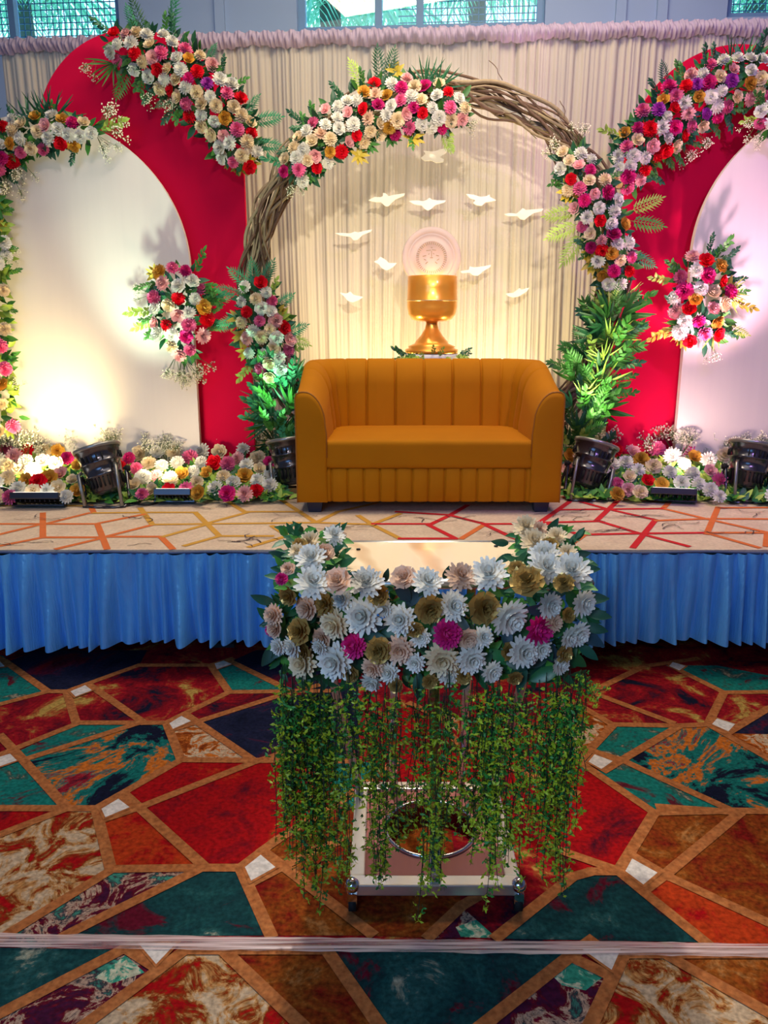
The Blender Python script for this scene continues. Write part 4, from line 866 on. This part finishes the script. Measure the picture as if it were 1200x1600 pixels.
def rounded(c, d, bev, name, m, parent, seg=4, crown=0, flute=0):
    bm = bmesh.new(); bmesh.ops.create_cube(bm, size=1)
    bmesh.ops.scale(bm, vec=d, verts=bm.verts); bmesh.ops.bevel(bm, geom=bm.edges[:], offset=bev, segments=seg, affect='EDGES', profile=.6)
    if crown:
        bmesh.ops.subdivide_edges(bm, edges=[e for e in bm.edges if e.calc_length() > .15], cuts=10, use_grid_fill=True)
        for v in bm.verts:
            if v.co.z > 0: v.co.z += crown*max(0, math.cos(math.pi*v.co.x/d[0]))**.6*max(0, math.cos(math.pi*v.co.y/d[1]))**.5
    me = bpy.data.meshes.new(name); bm.to_mesh(me); bm.free(); me.materials.append(m)
    me.polygons.foreach_set('use_smooth', [True]*len(me.polygons))
    o = bpy.data.objects.new(name, me); C.objects.link(o); o.location = c; put(o, parent); return o
rounded((SX, SY+.30, STG+.312), (1.10, .60, .145), .028, 'seat_cushion', vel, rt, 5, .012)
# fluted lower front panel
mb = MB(); nx_ = 260; w_ = 1.092; vs_ = []
for j, z in enumerate((.062, .075, .15, .225, .240)):
    for i in range(nx_+1):
        x = -w_/2+w_*i/nx_; d = abs(((x/.0842)+.5) % 1-.5)*.0842; y = -.002+.012*math.exp(-(d/.004)**2)-.008*min(1, d/.035)**.6+(.012 if j in (0, 4) else 0)
        vs_.append((SX+x, SY+.012+y, STG+z))
mb.add(vs_, [(j*(nx_+1)+i, j*(nx_+1)+i+1, (j+1)*(nx_+1)+i+1, (j+1)*(nx_+1)+i) for j in range(4) for i in range(nx_)]); mb.build('front_panel', vel, rt)
mb = MB(); mb.box((SX, SY+.35, STG+.15), (1.12, .62, .172)); mb.build('seat_base', vel, rt, smooth=False)
legm = mat('sofa_leg_dark', (.02, .025, .06), .4)
for sx in (-1, 1):
    for y in (.07, Dp-.09):
        mb = MB(); x = SX+sx*(W/2-.085); a, b_ = .042, .033
        mb.add([(x-b_, SY+y-b_, STG+.002), (x+b_, SY+y-b_, STG+.002), (x+b_, SY+y+b_, STG+.002), (x-b_, SY+y+b_, STG+.002), (x-a, SY+y-a, STG+.066), (x+a, SY+y-a, STG+.066), (x+a, SY+y+a, STG+.066), (x-a, SY+y+a, STG+.066)],
               [(0,3,2,1),(4,5,6,7),(0,1,5,4),(1,2,6,5),(2,3,7,6),(3,0,4,7)]); mb.build('leg', legm, rt, smooth=False)

# ------------------------------------------------------------------ stage lamps
can_m = mat('par_can_black', (.10, .10, .12), .22, .8, spec=.8); can_s = mat('par_can_rim_silver', (.35, .35, .33), .3, .7); slot_m = mat('vent_black', (.004, .004, .004), .8)
lens_m = mat('lamp_lens', (.8, .8, .8), .2, emit=(1, .95, .8), estr=1.5)
def par_can(px, py, base_py, tilt, yaw, label):
    g = G(px, base_py, STG); root = empty('par_can_light', g, label, 'stage light', 'par can lights on the stage floor')
    c = Vector((g.x, g.y+.06, STG+.055)); M = Matrix.Translation(c) @ Matrix.Rotation(math.radians(yaw), 4, 'Y') @ Matrix.Rotation(math.radians(tilt), 4, 'X') @ Matrix.Scale(1.12, 4)
    b_ = MB(); b_.lathe([(.0001, 0), (.06, 0), (.080, .02), (.085, .085), (.090, .088), (.090, .098), (.087, .10), (.094, .15), (.099, .152), (.099, .160), (.096, .163), (.105, .215), (.112, .22), (.112, .235), (.101, .235), (.098, .21), (.0001, .205)], 36, 0, M); b_.hold = 1
    hb_ = b_
    b_ = MB(); b_.lathe([(.1125, .222), (.116, .226), (.116, .236), (.1125, .240)], 36, 0, M); b_.build('rim', can_s, root)
    b_ = MB(); b_.lathe([(.0001, .212), (.09, .214), (.0001, .2145)], 24, 0, M); b_.build('lens', lens_m, root)
    b_ = hb_
    for k in range(24):
        if k % 8 < 5:
            a = 2*math.pi*k/24; b_.box((.0860, 0, .055), (.010, .007, .045), 1, M @ Matrix.Rotation(a, 4, 'Z'))
            b_.box((.1035, 0, .178), (.008, .006, .030), 1, M @ Matrix.Rotation(a, 4, 'Z'))
    b_.build('housing', [can_m, slot_m], root)
    for s_ in (1, -1):
        y0 = STG+.006; pv = M @ Vector((s_*.10, 0, .10)); f = MB()
        x = g.x+s_*.105
        f.tube([pv, pv+Vector((s_*.015, 0, 0)), (x+s_*.012, g.y+.02, y0+.02), (x+s_*.004, g.y-.05, y0), (g.x+s_*.06, g.y-.065, y0), (g.x, g.y-.067, y0)], .009, 6)
        f.tube([pv+Vector((s_*.012, 0, 0)), (x+s_*.01, g.y+.19, y0+.02), (x, g.y+.22, y0), (g.x, g.y+.225, y0)], .009, 6)
        f.build('yoke', can_m, root)
        fb_ = MB(); q0 = M @ Vector((s_*.085, -.055, .13)); fb_.tube([q0, q0+Vector((s_*.012, -.02, -.01)), (g.x+s_*.10, g.y-.06, STG+.012)], .011, 4); fb_.build('support_bar', can_s, root)
        kb = MB(); kb.tube([pv+Vector((s_*.01, 0, 0)), pv+Vector((s_*.035, 0, 0))], .016, 10); kb.build('knob', slot_m, root)
    return root
par_can(168, 750, 790, -12, -17, 'black par can light in front of the left flower bed, leaning left')
par_can(458, 735, 775, -12, -8, 'black par can light half hidden behind the left arm of the sofa')
par_can(915, 735, 780, -12, 17, 'black par can light just right of the sofa, leaning right')
par_can(1168, 740, 783, -12, 10, 'black par can light at the far right edge of the stage')
def flood(px, py, label, w=.26, rot=0, tip=-20):
    g = G(px, py, STG); root = empty('flood_light', g, label, 'stage light', 'flat flood lights on the stage floor')
    M = Matrix.Translation(g+Vector((0, .02, .055))) @ Matrix.Rotation(math.radians(rot), 4, 'Z') @ Matrix.Rotation(math.radians(tip), 4, 'X')
    b_ = MB(); b_.box((0, 0, 0), (w, .16, .035), 0, M)
    for k in range(9): b_.box((-w*.4+w*.1*k, -.0, -.024), (.006, .13, .014), 0, M)
    b_.build('housing', can_m, root, smooth=False, bevel=.003)
    b_ = MB(); b_.box((0, 0, .0185), (w*.9, .135, .004), 0, M); b_.build('lens', lens_m, root, smooth=False)
    b_ = MB()
    for s_ in (-1, 1):
        b_.box((s_*(w/2+.006), 0, -.018), (.006, .05, .05), 0, M)
    b_.box((0, 0, -.045), (w+.02, .05, .006), 0, M); b_.build('bracket', can_m, root, smooth=False)
flood(62, 794, 'flat black flood light on the stage floor just left of the leaning par can')
flood(274, 788, 'small flat flood light on the stage between the left par can and sofa', .20)
flood(-12, 785, 'flat black flood light cut off by the left edge of the picture', .20)
flood(1050, 787, 'tilted flat flood light on the stage between the two right par cans', .24, -12)
cab = mat('cable_black', (.012, .012, .014), .6); random.seed(77)
def cable(pts, label):
    v = [G(a, b_, STG+.008) for a, b_ in pts]; w = []
    for i in range(len(v)-1):
        p0, p1, p2, p3 = v[max(0, i-1)], v[i], v[i+1], v[min(len(v)-1, i+2)]
        for t in (0, .25, .5, .75): w.append(.5*((2*p1)+(p2-p0)*t+(2*p0-5*p1+4*p2-p3)*t*t+(3*p1-p0-3*p2+p3)*t**3))
    w.append(v[-1]); mb = MB(); mb.tube(w, .0055, 6); tag(mb.build('power_cable', cab), label, 'cable')
cable([(-40, 780), (20, 783), (60, 780), (110, 785), (150, 784)], 'black cable on the stage running left of the leaning par can')
cable([(175, 782), (205, 787), (222, 781), (212, 776), (200, 781), (225, 789), (250, 784)], 'looped black cable between the left par can and the small flood light')
cable([(310, 778), (345, 779), (370, 772), (395, 777), (430, 774), (460, 778)], 'black cable trailing from the left flood light toward the sofa')
cable([(930, 776), (955, 782), (975, 774), (960, 770), (985, 777), (1020, 776)], 'looped black cable between the sofa-side par can and the right flood light')
cable([(1080, 778), (1110, 777), (1140, 779), (1165, 776), (1230, 780)], 'black cable from the right flood light to the far right par can')

# ------------------------------------------------------------------ serving trolley in front
TZ = .95; chrome = mat('chrome', (.80, .82, .86), .12, 1.0); chrome_w = mat('brushed_steel', (.80, .78, .72), .30, .85)
yb_ = G(660, 845, TZ).y; yf_ = G(660, 905, TZ).y; tx = P(672, 880, (yb_+yf_)/2).x; tw = .76
by0, by1 = G(680, 1392, .068).y, G(672, 1228, .068).y; bx = G(680, 1384, .068).x; bw = 268/SC(G(680, 1384, .068))
rt = empty('trolley_table', (bx, (by0+by1)/2, 0), 'chrome wheeled stand with glossy cream top, wrapped in flowers, before the stage', 'table')
top_m = bpy.data.materials.new('tabletop_cream'); top_m.use_nodes = True; N = top_m.node_tree.nodes; L = top_m.node_tree.links; b = N['Principled BSDF']
tc = N.new('ShaderNodeTexCoord'); wv = N.new('ShaderNodeTexWave'); wv.inputs['Scale'].default_value = 1.6; wv.inputs['Distortion'].default_value = 9; wv.inputs['Detail'].default_value = 3; wv.inputs['Detail Scale'].default_value = .9; L.new(tc.outputs['Object'], wv.inputs['Vector'])
rp = N.new('ShaderNodeValToRGB'); rp.color_ramp.elements[0].color = (.62, .40, .22, 1); rp.color_ramp.elements[1].color = (.80, .62, .40, 1); rp.color_ramp.elements[1].position = .25; L.new(wv.outputs['Fac'], rp.inputs[0]); L.new(rp.outputs[0], b.inputs['Base Color']); b.inputs['Roughness'].default_value = .12; b.inputs['Coat Weight'].default_value = .6
mb = MB(); mb.box((tx, (yb_+yf_)/2, TZ-.012), (tw, yb_-yf_, .02)); mb.build('tabletop', top_m, rt, smooth=False)
mb = MB()
for a, b_ in (((tx-tw/2, yf_), (tx+tw/2, yf_)), ((tx+tw/2, yf_), (tx+tw/2, yb_)), ((tx+tw/2, yb_), (tx-tw/2, yb_)), ((tx-tw/2, yb_), (tx-tw/2, yf_))): mb.tube([(*a, TZ-.012), (*b_, TZ-.012)], .013, 10)
mb.build('top_rim', chrome_w, rt)
sc_ = MB()
for px, py in ((560, 858), (775, 853)): p = G(px, py, TZ); sc_.lathe([(.006, 0), (.006, .002), (.0001, .003)], 10, 0, None, (p.x, p.y, TZ-.001))
sc_.build('screw', slot_m, rt)
# base frame
bz = .068; fw = .042; cx0, cx1 = bx-bw/2, bx+bw/2
for nm, c, d in (('front_rail', (bx, by0+fw/2, bz), (bw, fw, .035)), ('rear_rail', (bx, by1-fw/2, bz), (bw, fw, .035)), ('side_rail', (cx0+fw/2, (by0+by1)/2, bz), (fw, by1-by0-2*fw, .035)), ('side_rail', (cx1-fw/2, (by0+by1)/2, bz), (fw, by1-by0-2*fw, .035))):
    mb = MB(); mb.box(c, d); mb.build(nm, chrome_w, rt, smooth=False, bevel=.004)
# shelf panel with a round opening
shelf_m = mat('shelf_dusty_rose', (.40, .12, .10), .55, col2=(.34, .10, .09), scale=3, aniso=(30, 2, 1))
mb = MB(); n = 64; ccx, ccy = bx, (by0+by1)/2+.01; rr = .135; ix, iy = bw/2-fw, (by1-by0)/2-fw
out = []; inn = []
for k in range(n):
    a = 2*math.pi*k/n; ca, sa = math.cos(a), math.sin(a); q = min(ix/abs(ca) if abs(ca) > 1e-6 else 9, iy/abs(sa) if abs(sa) > 1e-6 else 9)
    out.append((bx+q*ca, (by0+by1)/2+q*sa)); inn.append((ccx+rr*ca, ccy+rr*sa))
zt, zb = bz+.008, bz-.006
V = [(*p, zt) for p in out]+[(*p, zt) for p in inn]+[(*p, zb) for p in out]+[(*p, zb) for p in inn]
mb.add(V, [(k, (k+1) % n, n+(k+1) % n, n+k) for k in range(n)]+[(2*n+k, 3*n+k, 3*n+(k+1) % n, 2*n+(k+1) % n) for k in range(n)]+[(n+k, n+(k+1) % n, 3*n+(k+1) % n, 3*n+k) for k in range(n)])
mb.build('shelf_panel', shelf_m, rt, smooth=False)
mb = MB(); mb.tube([(ccx+rr*math.cos(2*math.pi*k/48), ccy+rr*math.sin(2*math.pi*k/48), bz+.012) for k in range(48)], .006, 8, closed=True); mb.build('shelf_ring', chrome, rt)
for x in (cx0+.008, cx1-.008):
    for y in (by0+.008, by1-.008):
        mb = MB(); mb.ball((x, y, bz+.012), .021, 16); mb.build('corner_ball', chrome, rt)
        mb = MB(); mb.tube([(x-.010, y, .022), (x+.010, y, .022)], .020, 16); w_ = mb.build('caster_wheel', slot_m, rt)
        mb = MB(); mb.box((x, y, .045), (.026, .026, .03)); mb.build('caster_fork', chrome, rt, smooth=False)
def post(a, b_, w, name='post', m=chrome):
    a, b_ = Vector(a), Vector(b_); d = b_-a; M = Matrix.Translation((a+b_)/2) @ yquat(d, (0, -1, .01)).to_matrix().to_4x4(); mb = MB(); mb.box((0, 0, 0), (w, d.length, w), 0, M); mb.build(name, m, rt, smooth=False, bevel=.003)
post((bx, by0+.025, bz), (tx+.0, yf_+.03, TZ-.02), .028)
for s_ in (-1, 1):
    post((bx+s_*.11, by1-.03, bz), (bx+s_*.11, yb_-.05, TZ-.02), .026)
    post((bx+s_*(bw/2-.02), by1-.05, bz), (tx+s_*.34, (yf_+yb_)/2+.05, TZ-.02), .024, 'side_post', chrome_w)
post((tx-.34, (yf_+yb_)/2+.05, TZ-.05), (tx+.34, (yf_+yb_)/2+.05, TZ-.05), .022, 'cross_bar', chrome_w)

# flowers round the trolley top
random.seed(88)
g0 = empty('table_garland', (tx, yf_, TZ), 'garland of white, gold and fuchsia flowers with trailing green strands round the trolley top', 'garland')
def cv(u, v): return 400+u*.4583, 780+v*.4583
YT = yf_-.055
TF = []
for l, c in (([(190,205,88),(190,290,105),(375,290,98),(580,288,90),(795,262,108),(985,195,88),(1075,250,112),(985,240,100),(370,398,115),(495,410,92),(665,365,92),(855,395,115),(995,360,80),(1110,350,82),(1090,455,80),(905,520,95),(965,505,70),(730,540,90),(275,548,112),(770,470,64),(265,128,64),(220,500,50),(395,620,60),(545,555,60),(655,600,60),(130,500,66),(560,470,60),(800,585,66),(1030,560,66),(455,590,66),(80,500,54),(1060,470,60),(300,340,70),(440,370,56)], 'white'),
             ([(920,100,76),(945,150,84),(635,540,104),(275,420,95),(165,558,92),(185,145,60),(1025,130,60),(1060,185,56),(140,180,50)], 'cream'),
             ([(280,285,92),(505,272,82),(695,268,88),(490,510,88),(180,370,78),(65,395,66),(70,440,60),(235,185,60),(965,105,50),(110,240,46),(720,470,70),(230,470,66),(1010,420,60),(400,570,66)], 'peach'),
             ([(115,325,66),(155,450,84),(165,512,66),(240,360,76),(420,325,72),(590,370,94),(420,515,84),(770,370,104),(925,285,104),(1050,290,66),(325,592,56),(1045,525,60),(1060,395,50),(478,635,46),(890,240,56),(1000,160,56),(150,160,50),(880,605,50),(705,600,56),(590,620,50),(540,440,56),(860,520,60)], 'foil'),
             ([(335,500,84),(650,460,98),(955,440,104),(88,275,44),(58,445,48)], 'fuchsia')):
    for u, v, d in l: TF.append((u, v, d, c))
for u, v, d, c in TF:
    px, py = cv(u, v)
    if v < 305:
        z = TZ+.045+(.035 if u > 880 or u < 300 else .0); p = G(px, py, z); n = Vector((U(-.3, .3), -.75, .75))
    else:
        e = (u-600)/600; p = P(px, py, YT-.02-.03*math.cos(e*1.4)+U(-.01, .01)); n = Vector((e*.9+U(-.25, .25), -1, U(-.25, .45)))
    form = {'white': 'bigmum', 'cream': 'bigmum', 'peach': 'carnation', 'foil': 'carnation', 'fuchsia': 'pompom'}[c]
    if c == 'peach' and R() < .4: form = 'bigmum'
    inst(flower_mesh(form, c), 'flower', p, zquat(n, U(0, 6.28)), d*.4583/SC(p)*1.24, g0)
bl = MB()
M0 = Matrix.Identity(4); leaf(bl, M0, 1, .52, seg=6, droop=.2, fold=.3); bl.tube([(0, 0, 0), (0, -.12, -.02)], .015, 4)
BL = {k: bl.data('broad_leaf_'+k, m_) for k, m_ in (('dark', mat('broad_leaf_deep', (.006, .055, .035), .42, col2=(.015, .10, .055), rnd=.35, scale=3)), ('navy', mat('broad_leaf_blue', (.008, .030, .055), .42, col2=(.02, .06, .08), rnd=.3, scale=3)), ('lime', GR['lime']), ('mid', mat('broad_leaf_mid', (.02, .16, .05), .35, rnd=.3)))}
def bleaf(u, v, ang, ln, k, fwd=.35, zt=None):
    px, py = cv(u, v)
    if v < 305: p = G(px, py, TZ+.03)
    else: p = P(px, py, YT+.015-U(0, .03))
    a = math.radians(ang); d = Vector((math.cos(a), -fwd, math.sin(a))); inst(BL[k], 'broad_leaf', p, yquat(d, (U(-.4, .4), -1, U(.0, .6))), ln*.4583/SC(p), g0)
for k in range(76):
    u = U(60, 1130); v = U(320, 600); bleaf(u, v, U(0, 360), U(75, 115), random.choice(('dark', 'dark', 'navy', 'mid') if u > 300 else ('dark', 'mid', 'dark')), U(.1, .6))
for u, v, a, l, k in ((60, 350, 160, 80, 'dark'), (90, 410, 190, 80, 'dark'), (1110, 340, 10, 90, 'dark'), (1120, 430, -10, 80, 'dark'), (1130, 390, 0, 80, 'dark'), (1100, 500, -30, 80, 'dark'), (190, 160, 30, 70, 'lime'), (100, 290, 20, 60, 'lime'), (230, 150, -10, 50, 'lime'), (860, 150, 170, 60, 'dark'), (870, 190, 200, 60, 'dark'), (990, 120, 60, 70, 'dark'),
    (1060, 200, 20, 80, 'dark'), (1090, 240, 10, 80, 'dark'), (240, 230, 0, 60, 'mid'), (310, 260, 10, 60, 'dark'), (440, 280, 80, 50, 'dark'), (640, 270, 70, 50, 'dark'), (740, 280, 10, 60, 'mid'), (100, 200, 150, 60, 'dark'), (110, 240, 170, 60, 'mid'), (230, 120, 20, 60, 'dark'), (150, 140, 110, 50, 'mid')): bleaf(u, v, a, l, k)
# backing moss under the flowers
mb = MB()
for k in range(900):
    u, v = U(70, 1120), U(300, 610); px, py = cv(u, v); p = P(px, py, yf_-.015-U(0, .03)); s_ = U(.025, .05)
    leaf(mb, Matrix.Translation(p) @ yquat((U(-1, 1), U(-.8, 0), U(-1, .6)), (U(-.5, .5), -1, U(-.5, .5))).to_matrix().to_4x4(), s_, s_*.5, mi=random.choice((0, 0, 1)))
for k in range(420):
    if R() < .5: u = U(90, 290)
    else: u = U(880, 1110)
    v = U(110, 310); px, py = cv(u, v); p = G(px, py, TZ+.01+U(0, .03)); s_ = U(.025, .05)
    leaf(mb, Matrix.Translation(p) @ yquat((U(-1, 1), U(-.8, 0), U(0, .8)), (U(-.5, .5), -1, 1)).to_matrix().to_4x4(), s_, s_*.5, mi=random.choice((0, 0, 1)))
tag(mb.build('foliage', [GR['dark'], GR['mid']], g0), kind='stuff')
# trailing strands
SG = mat('strand_leaf_green', (.03, .20, .03), .5, col2=(.05, .32, .04), rnd=.3); SY_ = mat('strand_leaf_yellow_green', (.36, .52, .02), .5, col2=(.55, .66, .03), rnd=.25); SS = mat('strand_stem', (.02, .05, .025), .6)
def strand(L_, dens=1.0):
    mb = MB()
    for b_ in range(5):
        x, y = U(-.012, .012), U(-.008, .008); st = U(.0, .25)*L_ if b_ else 0; en = L_*U(.72, 1) if b_ else L_
        pts = []; n = 12; a1, a2 = U(-.03, .03), U(-.02, .02); w = U(0, 6)
        for i in range(n+1): t = i/n; pts.append(Vector((x+a1*t+.008*math.sin(7*t+w), y+a2*t+.006*math.cos(6*t+w), -(st+(en-st)*t))))
        mb.tube(pts, [.0011]*n+[.0005], 3, 2, False)
        m = int((en-st)*88*dens)
        for k in range(m):
            t = (k+R())/m
            if t < .07: continue
            f = t*n; i = min(n-1, int(f)); p = pts[i].lerp(pts[i+1], f-i); az = U(0, 6.28); yel = R() < (.40+.45*t)
            tw = Vector((math.cos(az), math.sin(az), U(-.8, .1)))*U(.008, .024)*(1.1-.4*t); q = p+tw
            if k % 3 == 0: mb.tube([p, q], .0007, 3, 2, False)
            for j in range(4): 
                d = Vector((U(-1, 1), U(-1, 1), U(-.7, .7))); s_ = U(.008, .0135)
                leaf(mb, Matrix.Translation(q) @ yquat(d, (U(-1, 1), -1, U(-.5, .8))).to_matrix().to_4x4(), s_, s_*.62, mi=1 if yel else 0, seg=2)
    return mb
ST = [(l, strand(l).data('trailing_strand', [SG, SY_, SS])) for l in (.55, .60, .64, .42, .30)]
SP = [(438, 1330), (448, 1380), (460, 1330), (470, 1385), (483, 1420), (494, 1434), (505, 1380), (515, 1330), (530, 1405), (545, 1270), (568, 1270), (588, 1400), (600, 1395), (618, 1380), (650, 1310), (668, 1455), (692, 1410), (700, 1330), (738, 1330), (748, 1350), (762, 1370), (772, 1430), (782, 1410), (796, 1380), (812, 1395), (826, 1300), (842, 1340), (856, 1330), (870, 1370), (884, 1395), (896, 1410), (905, 1330), (912, 1280), (455, 1290), (480, 1340), (760, 1300), (875, 1290), (500, 1300)]
for i, (px, yb) in enumerate(SP):
    Yp = YT-.035+U(-.05, .03); top_ = P(px, U(1035, 1065), Yp); bot_ = P(px+U(-6, 6), yb-16, Yp); L_ = top_.z-bot_.z
    l, me = min(ST, key=lambda q: abs(q[0]-L_)+U(0, .05)); o = inst(me, 'trailing_strand', top_, Quaternion((0, 0, 1), U(0, 6.28)), (1.0, 1.0, L_/l), g0)
mb = MB(); p = P(905, 1070, YT-.05)
for k, (a, l) in enumerate(((0, .05), (15, .06), (-20, .05), (40, .03))): pass
inst(ST[4][1], 'trailing_strand', P(895, 1050, YT-.03), Quaternion((0, 1, 0), -.75), (.8, .8, .34), g0)
